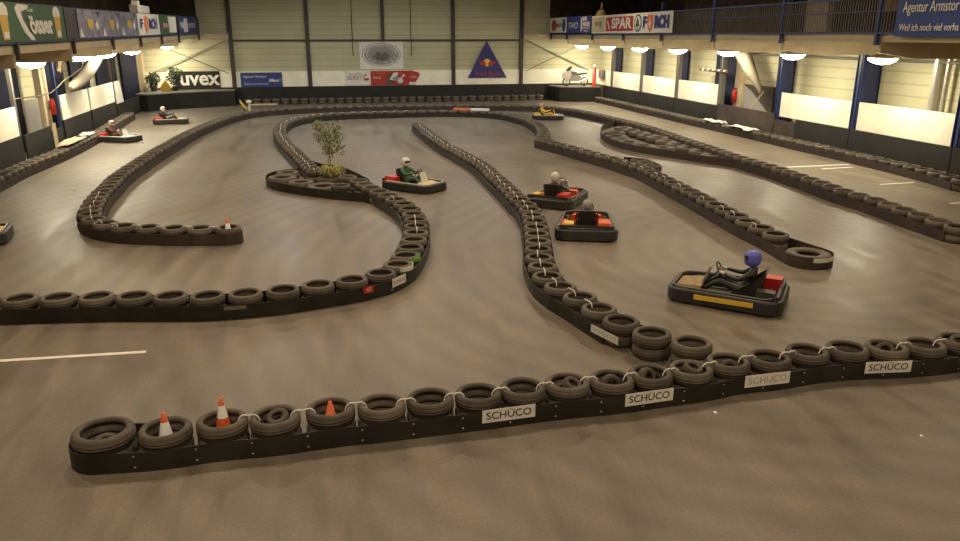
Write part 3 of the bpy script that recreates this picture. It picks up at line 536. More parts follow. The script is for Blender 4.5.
MB().slab([(15.478, 36.4+a, 5.0+b) for a, b in fl], .01, (-1,0,0)).build('flame_logo', M['pink'], o)
MB().slab([(15.466, 36.4+a*.4, 4.95+b*.5) for a, b in [(0,-.4),(.3,0),(0,.4),(-.3,0)]], .006, (-1,0,0)).build('flame_logo', M['signwhite'], o)
o = rsign('large_blue_banner', 19.5, 14.9, 4.37, 5.75, 'blue', 'large dark blue banner with white writing at the top right frame edge')
text('Agentur Armstor', 'lettering', .4, M['signwhite'], o, (15.48, 19.25, 5.12), RU, align='LEFT', width=1.95)
text('Weil ich noch viel vorha', 'lettering', .27, M['signwhite'], o, (15.48, 19.3, 4.6), RU, align='LEFT', width=2.1)
# left gallery banners: plane x = -7.94, following the sloping rail
def LQ(y, z): return (-7.94, y, z+dz(y))
def lsign(name, y0, y1, m_, lab, z0=4.58, z1=5.5): return sign(name, [LQ(y0, z0), LQ(y1, z0), LQ(y1, z1), LQ(y0, z1)], (-1, 0, 0), m_, lab)
def lpoly(o, pts, m_, name='print', d=.012): return MB().slab([LQ(a, b) for a, b in pts], d, (1,0,0)).build(name, M[m_], o)
LU = (0, 1, .0103)
def ltext(o, s, y, z, size, m_, wd, up=(0,0,1), **k): p = LQ(y, z); return text(s, 'lettering', size, M[m_], o, (-7.915, p[1], p[2]), LU, up, width=wd, **k)
o = lsign('green_beer_banner', 21.2, 26.9, 'signgreen', 'green beer banner with white swoosh letters and two beer glasses', 4.56, 5.55)
def glass(y):
    lpoly(o, [(y-.18, 4.62), (y+.22, 4.62), (y+.3, 5.25), (y-.26, 5.25)], 'gold', 'glass_print'); lpoly(o, [(y-.28, 5.22), (y+.32, 5.22), (y+.3, 5.42), (y+.1, 5.52), (y-.15, 5.5), (y-.3, 5.38)], 'signwhite', 'foam_print', .016)
    lpoly(o, [(y-.12, 4.66), (y+.18, 4.66), (y+.2, 4.82), (y-.1, 4.82)], 'signwhite', 'glass_print', .018)
glass(22.1); glass(26.2)
sw = [(23.75,5.4),(23.45,5.42),(23.3,5.3),(23.35,5.1),(23.55,4.85),(23.9,4.62),(24.15,4.58),(24.1,4.66),(23.85,4.8),(23.6,5.05),(23.5,5.2),(23.55,5.3),(23.75,5.34)]
sw = [(23.95,5.5),(23.2,5.52),(22.95,5.4),(23.05,5.2),(23.4,4.8),(23.8,4.6),(24.1,4.58),(24.05,4.68),(23.75,4.82),(23.4,5.15),(23.35,5.32),(23.8,5.4)]
a = lpoly(o, [sw[i] for i in (2,3,4,5,6,7,8,9,10)], 'signwhite', 'swoosh_print', .014); lpoly(o, [sw[i] for i in (0,1,2,10,11)], 'signwhite', 'swoosh_print', .014)
ltext(o, 'össer', 24.75, 4.98, .75, 'signwhite', 1.9, up=(0, -.45, 1), thick=.03); ltext(o, 'Gut', 24.0, 5.38, .16, 'signwhite', .45)
lpoly(o, [(24.2, 4.64), (25.6, 4.66), (25.6, 4.69), (24.2, 4.67)], 'brown')
sign('dark_panel', [LQ(27.0, 4.58), LQ(28.2, 4.58), LQ(28.1, 5.5), LQ(27.0, 5.5)], (-1,0,0), 'steel', 'dark panel between the green banner and the photo banners', 'panel')
for k, (a, b) in enumerate(((28.3, 31.1), (31.15, 33.9), (33.95, 36.7))):
    o = lsign('photo_banner', a, b, 'photo', '%s of three blue grey photo banners with a gold emblem' % ('leftmost', 'middle', 'rightmost')[k]); o['group'] = 'three photo banners on the left gallery'
    c = (a+b)/2
    lpoly(o, [(c-.35, 5.2), (c+.35, 5.2), (c+.3, 4.95), (c, 4.8), (c-.3, 4.95)], 'gold', 'emblem'); lpoly(o, [(c+.6, 5.0), (c+.85, 5.15), (c+1.0, 4.95), (c+.8, 4.8)], 'signwhite', 'white_spot')
    lpoly(o, [(a+.05, 4.62), (a+.5, 4.62), (a+.2, 4.9)], 'signwhite', 'white_spot'); lpoly(o, [(b-.6, 5.45), (b-.1, 5.45), (b-.3, 5.25)], 'steel', 'dark_spot')
o = lsign('orange_lettered_banner', 36.9, 41.5, 'signwhite', 'white banner with an orange flame mark and dark letters, left gallery')
ltext(o, 'F', 37.5, 5.05, .55, 'purple', .5, thick=.02); ltext(o, 'RCH', 39.9, 5.05, .6, 'purple', 1.7, thick=.02)
lpoly(o, [(38.5+a*1.3, 5.05+b) for a, b in fl][::-1], 'pink', 'flame_logo')
o = lsign('green_white_banner', 41.7, 46.0, 'signgreen', 'green and white banner with a red mark, left gallery near the far end')
lpoly(o, [(43.9, 4.65), (45.9, 4.65), (45.9, 5.45), (43.7, 5.45)], 'signwhite'); lpoly(o, [(42.0, 4.85), (43.5, 4.85), (43.5, 5.05), (42.3, 5.15)], 'signred', d=.014); ltext(o, 'SPAR', 42.8, 5.0, .3, 'signwhite', 1.1)
o = lsign('blue_banner', 46.9, 53.6, 'blue', 'blue banner with a white upright oval at the far end of the left gallery', 4.56, 5.45)
lpoly(o, [(48.3,4.65),(49.6,4.65),(49.8,5.0),(49.5,5.4),(48.6,5.4),(48.1,5.0)], 'signwhite'); ltext(o, 'VB', 47.5, 5.0, .5, 'signwhite', .9); ltext(o, 'SPORT', 51.2, 5.0, .4, 'signwhite', 2.4)
tag(MB().box(18.75, 18.88, 51.6, 52.6, 1.55, 2.1).build('picture_board', M['greyp']), 'small dark picture on the white board in the back right corner', 'picture')

# ------------------------------------------------------------------ tyres
TR = .28; TW = .18
def tyre_mb(R_=TR, W_=TW, hole=.69, seg=36, wob=0, lo=False):
    ri = R_*hole; h = W_/2
    if lo: prof = [(ri, -h*.8), (R_*.86, -h), (R_, -h*.55), (R_, h*.55), (R_*.86, h), (ri, h*.8)]
    else: prof = [(ri, -h*.62), (ri*1.03, -h*.86), (R_*.80, -h*1.0), (R_*.93, -h*.86), (R_*.985, -h*.6), (R_*.975, -h*.32), (R_, -h*.28), (R_, -h*.02), (R_*.975, 0), (R_, h*.02), (R_, h*.28), (R_*.975, h*.32), (R_*.985, h*.6), (R_*.93, h*.86), (R_*.80, h), (ri*1.03, h*.86), (ri, h*.62), (ri*1.1, h*.3), (R_*.9, 0), (ri*1.1, -h*.3)]
    if lo: prof.append((R_*.85, 0))
    mb = MB().lathe(prof, seg, (0,0,0), True)
    if wob:
        mb.v = [(x*(1+wob*math.sin(2*math.atan2(y, x))), y*(1-wob*math.sin(2*math.atan2(y, x)+.5)), z) for x, y, z in mb.v]
    return mb
ty_meshes = [tyre_mb(wob=w_).mesh('car_tyre', M['tyre']) for w_ in (0, .012, -.012)]
ty_lo = tyre_mb(seg=20, lo=True).mesh('car_tyre', M['tyre'])
def add_tyre(me, loc, lab, group, name='car_tyre', tilt=0, scale=1):
    o = bpy.data.objects.new(name, me); C.objects.link(o); o.location = loc
    o.rotation_euler = (random.uniform(-tilt, tilt), random.uniform(-tilt, tilt), random.uniform(0, 6.28)); o.scale = (scale,)*3
    return tag(o, lab, 'tyre', group)
SPECIAL = {('front', 0): 'holding a small kart tyre', ('front', 1): 'holding a white cone', ('front', 2): 'holding an orange and white cone', ('front', 3): 'holding a small kart tyre',
  ('front', 4): 'holding an orange cone', ('front', 9): 'holding two small kart tyres', ('front', 10): 'holding an upright kart tyre', ('front', 11): 'holding kart tyres', ('front', 12): 'holding a kart tyre', ('front', 13): 'holding a kart tyre', ('front', 17): 'holding a kart tyre', ('front', 19): 'holding a kart tyre', ('outer', 0): 'with white cone'}
RN = {'front': ('front barrier', 'its left end'), 'middle': ('middle barrier', 'the junction with the front barrier'), 'left': ('curved left barrier', 'the left frame edge'), 'loop': ('looping far barrier', 'the tree island'), 'right': ('right hand barrier', 'its far bend'), 'outer': ('outer left and back barrier', 'its near blunt end'), 'right_wall': ('barrier along the right wall', 'the back corner'), 'left_wall': ('barrier along the left wall', 'the frame edge')}
allt = []
for k, row in ROWS.items():
    for i, p in enumerate(row): allt.append((math.hypot(p[0], p[1]), k, i, p))
allt.sort()
keep = set((k, i) for d, k, i, p in allt[:268])
rest = MB()
lo_mb = tyre_mb(seg=16, lo=True)
def rest_add(x, y, z, s=1): rest.add([(a*s+x, b*s+y, c+z) for a, b, c in lo_mb.v], lo_mb.f, True)
for k, row in ROWS.items():
    for i, (x, y) in enumerate(row):
        big = 1.15 if (k, i) == ('front', 0) else 1
        near = math.hypot(x, y) < 20
        if k == 'right_wall' and y > 51.2: continue
        if (k, i) in keep:
            ex = SPECIAL.get((k, i))
            o = add_tyre(ty_meshes[(i*7) % 3] if near else ty_lo, (x, y, .27), ('black car tyre on the %s, %s from %s' % (RN[k][0], words(i+1), RN[k][1]) if not ex else 'tyre %s from %s of the %s, %s' % (words(i+1), RN[k][1].replace('its ', 'the '), 'left hand barrier' if k == 'outer' else RN[k][0], ex)), 'top tyres of the '+RN[k][0], tilt=.012 if near else 0)
            if k == 'right': o.location.z = .27
            if big > 1: o.scale = (big, big, 1)
        else: rest_add(x, y, .27)
        if k == 'right_wall' and y > 51.2: continue
        if (k, i) in (('middle', 0), ('middle', 1)):
            add_tyre(ty_meshes[1], (x+.01, y, .09), 'bottom car tyre of the %s stack where the middle barrier meets the front barrier' % ('right hand' if i == 0 else 'left hand'), 'visible bottom tyres of the middle barrier')
        else:
            rest_add(x, y, .09, big)
for kx in range(34): rest_add(-5.3+kx*.61, 53.75, .09); rest_add(-5.3+kx*.61, 53.75, .27)
for x, y in ((.2, 21.72), (.42, 23.05)):
    rest_add(x, y, .09)
    add_tyre(ty_lo, (x, y, .27), 'loose black tyre on the tree island, '+('nearer' if y < 22 else 'farther')+' of two by the left barrier', 'tyres of the tree island')
tag(rest.build('car_tyre', M['tyre']), 'remaining black tyres: bottom layer of every barrier and the far top tyres', 'tyre', kind='stuff')

# belts ------------------------------------------------------------------
def off(cs, r, side):    # side +1 = left of travel
    out = []
    n = len(cs)
    for i, (x, y) in enumerate(cs):
        a = cs[max(i-1, 0)]; b = cs[min(i+1, n-1)]; d = Vector((b[0]-a[0], b[1]-a[1])).normalized()
        out.append((x-d.y*r*side, y+d.x*r*side))
    return out
def cap(cs, r, start, n=9, side=1):
    c = cs[0] if start else cs[-1]; e = cs[1] if start else cs[-2]; d = Vector((c[0]-e[0], c[1]-e[1])).normalized(); a0 = math.atan2(d.y, d.x)
    return [(c[0]+r*math.cos(a0+PI/2*side-side*PI*k/(n-1)), c[1]+r*math.sin(a0+PI/2*side-side*PI*k/(n-1))) for k in range(n)]
def smooth(p, it=2):
    for _ in range(it):
        q = [p[0]]
        for a, b in zip(p, p[1:]): q += [(.75*a[0]+.25*b[0], .75*a[1]+.25*b[1]), (.25*a[0]+.75*b[0], .25*a[1]+.75*b[1])]
        q.append(p[-1]); p = q
    return p
def belt(path, z1, lab, m_='belt', t=.012, z0=.004):
    return tag(MB().ring_wall(path, z0, z1, t, False).build('rubber_belt', M[m_]), lab, 'belt')
r0 = TR+.022
A = ROWS['front']; B = ROWS['middle']; C1 = ROWS['left']; C2 = ROWS['loop']; D = ROWS['right']; FO = ROWS['outer']; HW = ROWS['right_wall']; IW = ROWS['left_wall']
Ar = A+[(9.6, 8.5)]
near_side = off(Ar, r0, -1)
near_side = [(x, y-.004) for x, y in near_side]
c0 = [(A[0][0]+.345*math.cos(a), A[0][1]+.345*math.sin(a)) for a in [PI/2+PI*k/12 for k in range(13)]]
near_side[0] = (A[0][0]+.02, A[0][1]-.35)
fpath = [(A[1][0], A[1][1]+r0)]+c0+near_side[1:]
front_belt = belt(smooth(fpath, 1), .235, 'long black rubber belt bolted along the near side of the front barrier')
def at_path(pathp, x):      # point and direction on the near side at plan x
    for a, b in zip(pathp, pathp[1:]):
        if a[0] <= x <= b[0]:
            t_ = (x-a[0])/(b[0]-a[0]); return (x, a[1]+(b[1]-a[1])*t_), Vector((b[0]-a[0], b[1]-a[1], 0)).normalized()
nearp = smooth(near_side[:], 1)
for i in range(1, 20):
    x = (A[i][0]+A[i-1][0])/2+.05
    q = at_path(nearp, x)
    if not q: continue
    (x, y), d = q; nrm = Vector((d.y, -d.x, 0))
    for z in (.19, .06):
        c = Vector((x, y, z))+nrm*.006
        mb = MB().lathe([(.001, .006), (.009, .004), (.012, 0), (.001, 0)], 8)
        Mx = Matrix((d, Vector((0,0,1)), nrm)).transposed().to_4x4(); Mx.translation = c
        ob = mb.build('rivet', M['rivet'], front_belt); ob.data.transform(Mx)
def sticker(p, d, w_, h, z, lab, txt=True, m_='signwhite', name='sticker', faded=False):
    d = Vector((d[0], d[1], 0)).normalized(); n = Vector((d.y, -d.x, 0)); p = Vector((p[0], p[1], z))+n*.012
    o = MB().slab([p-d*w_/2-Vector((0,0,h/2)), p+d*w_/2-Vector((0,0,h/2)), p+d*w_/2+Vector((0,0,h/2)), p-d*w_/2+Vector((0,0,h/2))], .004, n).build(name, M[m_])
    tag(o, lab, 'sticker')
    if txt:
        q = p+n*.007
        text('SCHÜCO', 'lettering', h*.8, M['ink' if not faded else 'grey'], o, q, d, width=w_*.84, ext=.001, thick=-.002 if faded else .0)
    return o
for x, l, f in ((1.86, 'leftmost', 0), (3.64, 'second from left', 0), (5.33, 'third from left, faded', 1), (7.12, 'rightmost', 0)):
    (a, b), d = at_path(nearp, x)
    a0 = at_path(nearp, x-.3)[0]; a1 = at_path(nearp, x+.3)[0]; d = Vector((a1[0]-a0[0], a1[1]-a0[1], 0)).normalized()
    mid = ((a0[0]+a1[0])/2, min((a0[1]+a1[1])/2, b))
    sticker(mid, d, .65, .165, .18, 'white lettered sticker on the front barrier belt, %s of four' % l, faded=f)
belt(smooth(off(B[2:], r0, 1), 1)+cap(B, r0, False, 9, 1)[1:-1]+smooth(off(B[1:], r0, -1), 1)[::-1], .24, 'black rubber belt wrapped round the middle barrier and its far end')
n = 24; inner = [p for p in off(C1, r0, 1) if p[1] < 20.2]
bul = [(.95, 20.75), (.28, 21.15), (-.25, 21.55), (-.85, 22.1), (-1.5, 22.75), (-1.92, 23.35), (-2.05, 23.95), (-2.02, 24.6), (-1.75, 25.15), (-1.4, 25.34), (-1.1, 25.3)]
belt(smooth(inner+bul+off(C2, r0, 1)[3:], 1), .25, 'black rubber belt along the inner side of the left barrier and round the tree island')
belt(smooth(off(C1, r0, -1)+[(1.1, 22.9), (.85, 23.8), (.45, 25.2), (.0, 25.9), (-.45, 26.3)]+off(C2, r0, -1)[5:-1], 1), .25, 'black rubber belt along the outer side of the curved left barrier and far loop')
bigc = (9.3, 13.18); rb = .47
e = [(bigc[0]+rb*math.cos(a), bigc[1]+rb*math.sin(a)) for a in [PI*.94+(PI*1.16)*k/14 for k in range(15)]]
belt(smooth(off(D, r0, -1), 1)+e+smooth(off(D, r0, 1), 1)[::-1], .25, 'brown black rubber belt round the right hand barrier and its big end tyre', 'beltb')
belt(smooth(off(FO, r0, -1), 1)[::-1]+cap(FO, r0, True, 9, 1)[1:-1]+smooth(off(FO, r0, 1), 1), .25, 'brown black rubber belt along both sides of the outer left and back barrier', 'beltb')
belt(smooth(off([p for p in HW if p[1] < 51.2], r0, -1), 1), .25, 'brown rubber belt along the barrier at the right wall', 'beltb')
belt(smooth(off(IW, r0, -1), 1), .24, 'brown rubber belt along the barrier at the left wall', 'beltb')
isl = [(14.2, 36.9), (13.6, 36.3), (12.9, 35.3), (12.3, 33.9), (11.75, 32.2), (11.45, 30.4), (11.6, 28.9), (11.95, 27.8), (12.5, 26.7), (13.05, 25.4), (13.45, 24.7), (13.72, 24.1)]
belt(smooth(isl, 2), .27, 'rubber belt round the island of flat tyres beside the right lane', 'beltb')
sp = [(10.05, 25.2), (10.5, 25.0), (10.66, 24.5), (10.64, 23.8), (10.58, 23.2), (10.35, 22.65), (10.15, 22.5)]
belt(smooth(sp, 2), .33, 'small curved rubber belt bulging from the side of the right hand barrier')
# stickers elsewhere
sticker((3.98, 9.42), (.55-1.05, 1.05), .5, .13, .2, 'dusty lettered sticker on the middle barrier belt near the junction', faded=True) if 0 else None
s2 = off(B, r0, 1)[1:4]
dv = (s2[0][0]-s2[2][0], s2[0][1]-s2[2][1]); sticker(s2[1], dv, .62, .12, .18, 'dusty lettered sticker on the middle barrier belt near the junction', faded=True)
def near_pt(path, px_):
    k = min(range(1, len(path)-1), key=lambda i: (path[i][0]-px_[0])**2+(path[i][1]-px_[1])**2)
    return path[k], (path[k+1][0]-path[k-1][0], path[k+1][1]-path[k-1][1])
cr = smooth(off(C1, r0, -1), 1)
for pt, w_, h, m_, lab, tx in (((.93, 12.93), .4, .16, 'signwhite', 'white crumpled sticker on the bend of the curved left barrier', 0), ((.5, 12.75), .2, .12, 'red', 'small red number sticker on the curved left barrier', 2), ((-1.7, 12.1), .35, .06, 'canvas', 'narrow faded grey sticker on the curved left barrier', 0)):
    p, d = near_pt(cr, pt); o = sticker(p, d, w_, h, .2, lab, False, m_)
    if tx == 2: dd = Vector((*d, 0)).normalized(); text('47', 'lettering', .1, M['signwhite'], o, Vector((p[0], p[1], .2))+Vector((dd.y, -dd.x, 0))*.02, dd, ext=.001)
    if tx == 0 and w_ == .4: dd = Vector((*d, 0)).normalized(); text('SCHÜCO', 'lettering', .1, M['grey'], o, Vector((p[0], p[1], .2))+Vector((dd.y, -dd.x, 0))*.02, dd, width=.33, ext=.001)
# silver sticker curving round the big end tyre of the right barrier
arc = [(bigc[0]+(rb+.012)*math.cos(a), bigc[1]+(rb+.012)*math.sin(a)) for a in [-PI*.62+k*.105 for k in range(11)]]
tag(MB().ring_wall(arc, .15, .24, .006, False).build('sticker', M['signwhite']), 'silver worn sticker curved round the big end tyre of the right barrier', 'sticker')
p, d = near_pt(smooth(off(FO, r0, 1), 1), (14.0-.3, 17.9)); sticker(p, d, .22, .14, .26, 'small red sticker on the far side barrier at right', False, 'red')
# white and green painted tyre shoulders on the left barrier
for idx, m_, nm, l in ((12, 'signwhite', 'white', 'white painted band on a tyre of the left barrier bend'), (13, 'green', 'green', 'bright green painted band on a tyre of the left barrier bend')):
    c = C1[idx]; arc = [(c[0]+(TR+.006)*math.cos(a), c[1]+(TR+.006)*math.sin(a)) for a in [-1.5+k*.16 for k in range(13)]]
    tag(MB().ring_wall(arc, .26, .345, .006, False).build('painted_band', M[m_]), l, 'band')

# big flat tyres -----------------------------------------------------------
def bigt(x, y, R_, W_, lab, hole=.55, m_='tyre', cat='tyre', grp=None, z=None, name='truck_tyre'):
    o = tyre_mb(R_, W_, hole, 40).build(name, M[m_], loc=(x, y, W_/2 if z is None else z)); return tag(o, lab, cat, grp)
bigt(-1.53, 23.92, .45, .27, 'large flat truck tyre at the left tip of the tree island')
bigt(-.95, 23.17, .38, .24, 'dusty flat truck tyre between the two biggest on the tree island')
bigt(-.30, 22.35, .47, .25, 'large flat truck tyre at the front of the tree island')
bigt(-1.42, 24.82, .37, .27, 'flat truck tyre at the back left of the tree island')
bigt(-.12, 23.68, .37, .24, 'flat tyre planter holding the pale grass clump')
bigt(-.06, 25.02, .27, .24, 'black tyre planter at the foot of the small tree')
bigt(bigc[0], bigc[1], .45, .24, 'large low tyre closing the near end of the right hand barrier', .5)
for k, (x, y) in enumerate([(10.32, 24.5), (10.3, 23.86), (10.24, 23.2)]):
    for z in (.09, .27): add_tyre(ty_lo, (x, y, z), '%s tyre in the small bulge beside the right hand barrier, %s stack' % ('upper' if z > .1 else 'lower', ('farthest', 'middle', 'nearest')[k]), 'tyres in the small bulge')
def ix(Y):
    for (a, b), (c, d) in zip(isl[::1], isl[1:]):
        if d <= Y <= b: return a+(c-a)*(b-Y)/(b-d)
    return 14
rr = random.Random(11); k = 0; isp = []; isr = []
Y = 35.7
while Y > 25.4:
    x0 = max(ix(Y), ix(Y-.4 if Y > 26 else Y), ix(min(Y+.4, 36.8)))+.5; x1 = 13.74
    if x1-x0 > -.12:
        nn = max(1, int((x1-x0)/.9)+1)
        for j in range(nn):
            x = x0+(x1-x0)*(j/(nn-1) if nn > 1 else 1); isp.append((x, Y)); isr.append(min(.49, (x1-x0)/(nn-1)/2-.01) if nn > 1 else .44)
    Y -= .99
for k, (x, y) in enumerate(isp):
    h = .27 if k % 5 == 2 else .23
    bigt(x, y, isr[k], h, 'flat dusty tyre in the right lane island, %s counted from its far end' % words(k+1), .5 if k % 3 else .4, grp='flat tyres of the right lane island')

# kart tyres lying inside car tyres ------------------------------------------
kt = tyre_mb(.125, .115, .48, 24).mesh('kart_tyre', M['tyre'])
for i, dx, dy, z, rx, ry, l in [(0, .03, -.05, .20, .25, .1, 'small kart tyre low inside the rounded end tyre'), (3, .03, .02, .29, .35, -.2, 'small kart tyre inside the fourth tyre of the front barrier'),
  (9, .05, -.04, .30, .3, .3, 'small kart tyre at the right inside the tenth tyre of the front barrier'), (10, -.01, 0, .26, 1.35, .1, 'upright kart tyre inside the eleventh tyre of the front barrier'),
  (11, -.04, .02, .27, 1.0, .9, 'leaning kart tyre inside the twelfth tyre of the front barrier'), (12, .04, .03, .31, .25, .15, 'kart tyre high inside the thirteenth tyre of the front barrier'),
  (13, .02, .0, .22, 1.0, -.6, 'tilted kart tyre inside the fourteenth tyre of the front barrier'), (17, -.03, -.02, .28, .5, -.4, 'kart tyre inside the eighteenth tyre of the front barrier'), (19, .01, .0, .29, .3, -.2, 'kart tyre inside the tyre at the right frame edge')]:
    o = bpy.data.objects.new('kart_tyre', kt); C.objects.link(o); o.location = (A[i][0]+dx, A[i][1]+dy, z); o.rotation_euler = (rx, ry, 0); tag(o, l, 'tyre', None)
o = bpy.data.objects.new('kart_tyre', kt); C.objects.link(o); o.location = (A[9][0]-.06, A[9][1]+.05, .17); o.rotation_euler = (1.2, .5, 0); tag(o, 'kart tyre deeper at the left inside the tenth tyre of the front barrier', 'tyre')
# cones ----------------------------------------------------------------------
def cone(loc, h, kind, lab):
    t = empty('traffic_cone', loc); tag(t, lab, 'cone')
    r_ = .105; rz = lambda z: r_*(1-z/h)+.018
    MB().box(-.13, .13, -.13, .13, 0, .025).build('base', M['orange'], t)
    cuts = {'white': [(0, 'orange'), (.30, 'conewhite'), (.80, 'orange'), (1, 0)], 'striped': [(0, 'orange'), (.55, 'orange'), (.62, 'conewhite'), (.86, 'orange'), (1, 0)], 'orange': [(0, 'orange'), (1, 0)]}[kind]
    for (a, m_), (b, _) in zip(cuts, cuts[1:]):
        pr = [(rz(a*h), a*h), (rz(b*h), b*h)]
        if b == 1: pr.append((.002, h))
        MB().lathe(pr, 20).build('cone_body' if m_ == 'orange' else 'white_band', M[m_], t)
    return t
cone((A[1][0], A[1][1], 0), .52, 'white', 'mostly white traffic cone with orange tip in the second front tyre')
cone((A[2][0]+.01, A[2][1], 0), .60, 'striped', 'orange traffic cone with white band in the third front tyre')
cone((A[4][0], A[4][1]-.02, 0), .43, 'orange', 'short plain orange traffic cone in the fifth front tyre')
cone((FO[0][0], FO[0][1], 0), .55, 'white', 'small white cone in the end tyre of the far left barrier')
# cable ties -------------------------------------------------------------------
def tie(row, i, off_=0, lab=''):
    a = Vector((*row[i], 0)); b = Vector((*row[i+1], 0)); d = (b-a); L_ = d.length; d.normalize(); s = Vector((-d.y, d.x, 0))*off_
    h = [(.165, .28), (.185, .335), (.225, .364), (.27, .362), (L_/2, .352), (L_-.27, .362), (L_-.225, .364), (L_-.185, .335), (L_-.165, .28)]
    tag(MB().tube([a+s+d*u+Vector((0,0,z+.006)) for u, z in h], .0085, 6).build('cable_tie', M['tie']), lab, 'cable tie', None)
for k, row, idx in (('front', A, list(range(2, 16))+[17, 18]), ('middle', B, range(3, 47)), ('left', C1, (16, 17, 18, 22)), ('loop', C2, range(0, 40)), ('outer', FO, range(0, 12)), ('right', D, (3, 5, 7, 8, 10, 11, 12, 14, 15, 17, 20, 22, 23, 25))):
    for i in idx:
        tie(row, i, random.uniform(-.03, .03), 'white cable tie joining the %s and %s tyres of the %s' % (words(i+1), words(i+2), RN[k][0]))

# ------------------------------------------------------------------ karts
def rrect(hw0, hw1, y0, y1, r_, n=5):
    pts = []
    for cx, cy, a0 in ((hw0-r_, y0+r_, -PI/2), (hw1-r_, y1-r_, 0), (-(hw1-r_), y1-r_, PI/2), (-(hw0-r_), y0+r_, PI)):
        pts += [(cx+r_*math.cos(a0+PI/2*k/n), cy+r_*math.sin(a0+PI/2*k/n)) for k in range(n+1)]
    return pts
def kart(loc, head, pod, nose, cover, tank, panel, lab, rail='greyp', stripe=None, seat='plastic'):
    t = empty('racing_kart', loc, math.radians(head-90)); tag(t, lab, 'kart')
    bp = rrect(.66, .56, -.92, .98, .22)
    mb = MB().ring_wall(bp, .05, .24, .10); mb.tube([(x, y, .23) for x, y in bp], .05, 8, True); mb.tube([(x, y, .07) for x, y in bp], .05, 8, True)
    mb.build('bumper', M['plastic'], t)
    MB().tube([(x*.93, y*.95, .29) for x, y in bp if y > -.75 or abs(x) < .5], .018, 6, True).build('bumper_rail', M[rail], t)
    MB().prism(rrect(.5, .42, -.8, .85, .1), .05, .075).tube([(-.3, -.8, .1), (-.3, .8, .1)], .02, 6).tube([(.3, -.8, .1), (.3, .8, .1)], .02, 6).build('floor_pan', M['greyp'], t)
    MB().add([(-.36,.45,.3),(.36,.45,.3),(.42,.5,.1),(-.42,.5,.1),(-.26,.9,.26),(.26,.9,.26),(.34,.93,.12),(-.34,.93,.12)], [(0,1,5,4),(3,7,6,2),(0,3,2,1),(4,5,6,7),(0,4,7,3),(1,2,6,5)]).build('nose_fairing', M[nose], t)
    o = MB().slab([(-.17, .46, .28), (.17, .46, .28), (.13, .34, .6), (-.13, .34, .6)], .03, (0, 1, .35)).build('front_panel', M[panel], t)
    for s in (-1, 1):
        q = MB().add([(s*x, y, z) for x, y, z in [(.4,-.42,.08),(.6,-.42,.08),(.6,.42,.08),(.4,.36,.08),(.42,-.36,.25),(.58,-.4,.27),(.56,.34,.24),(.42,.28,.22)]], [(0,1,2,3),(4,7,6,5),(0,4,5,1),(1,5,6,2),(2,6,7,3),(3,7,4,0)]).build('side_pod', M[pod], t)
        if stripe: MB().bar((s*.715, -.5, .19), (s*.69, .5, .19), .012, .085).build('stripe', M[stripe], t)
    mb = MB().slab([(-.19, -.45, .1), (.19, -.45, .1), (.17, -.02, .12), (-.17, -.02, .12)], .03, (0, 0, 1))
    mb.slab([(-.19, -.48, .1), (.19, -.48, .1), (.2, -.62, .64), (-.2, -.62, .64)], .03, (0, 1, .2))
    for s in (-1, 1): mb.slab([(s*.2, -.5, .1), (s*.19, -.02, .12), (s*.2, -.1, .26), (s*.24, -.4, .46), (s*.22, -.6, .62)], .025, (s, 0, 0))
    mb.build('seat', M[seat], t)
    MB().add([(x, y, z) for z, k in ((.12, 1), (.42, .82)) for x, y in ((.26*1, -.84), (.26+.32*k, -.84), (.26+.32*k, -.40), (.26, -.40))], [(3,2,1,0),(4,5,6,7),(0,1,5,4),(1,2,6,5),(2,3,7,6),(3,0,4,7)]).build('engine_cover', M[cover], t)
    MB().add([(-x, y, z) for z, k in ((.12, 1), (.38, .8)) for x, y in ((.28, -.8), (.28+.26*k, -.8), (.28+.26*k, -.5), (.28, -.5))], [(0,1,2,3),(7,6,5,4),(4,5,1,0),(5,6,2,1),(6,7,3,2),(7,4,0,3)]).build('fuel_tank', M[tank], t)
    MB().bar((-.6, -.86, .3), (.6, -.86, .3), .05, .12).build('rear_bar', M['plastic'], t)
    sw = MB(); c = Vector((0, .2, .55)); ux = Vector((1,0,0)); uy = Vector((0, .45, .89)).normalized()
    sw.tube([c+(ux*math.cos(a)+uy*math.sin(a))*.145 for a in [2*PI*k/20 for k in range(20)]], .014, 6, True)
    for a in (0, 2.1, 4.2): sw.tube([c, c+(ux*math.cos(a+.5)+uy*math.sin(a+.5))*.14], .01, 5)
    w_ = sw.build('steering_wheel', M['plastic'], t); MB().tube([c, (0, .55, .14)], .014, 6).build('steering_column', M['steel'], w_)
    for x, y, r_, wd in ((-.44, .62, .125, .11), (.44, .62, .125, .11), (-.47, -.62, .135, .17), (.47, -.62, .135, .17)):
        h = wd/2; wh = MB().lathe([(r_*.5,-h*.9),(r_*.85,-h),(r_,-h*.7),(r_,h*.7),(r_*.85,h),(r_*.5,h*.9)], 22, (x, 0, 0), True, 'x')
        wh.v = [(a, b+y, c_+r_+.005) for a, b, c_ in wh.v]; o = wh.build('wheel', M['plastic'], t)
        rm = MB().lathe([(.001,-h*.5),(r_*.5,-h*.8),(r_*.5,h*.8),(.001,h*.5)], 14, (x, 0, 0), False, 'x'); rm.v = [(a, b+y, c_+r_+.005) for a, b, c_ in rm.v]; rm.build('rim', M['chrome'], o)
    return t
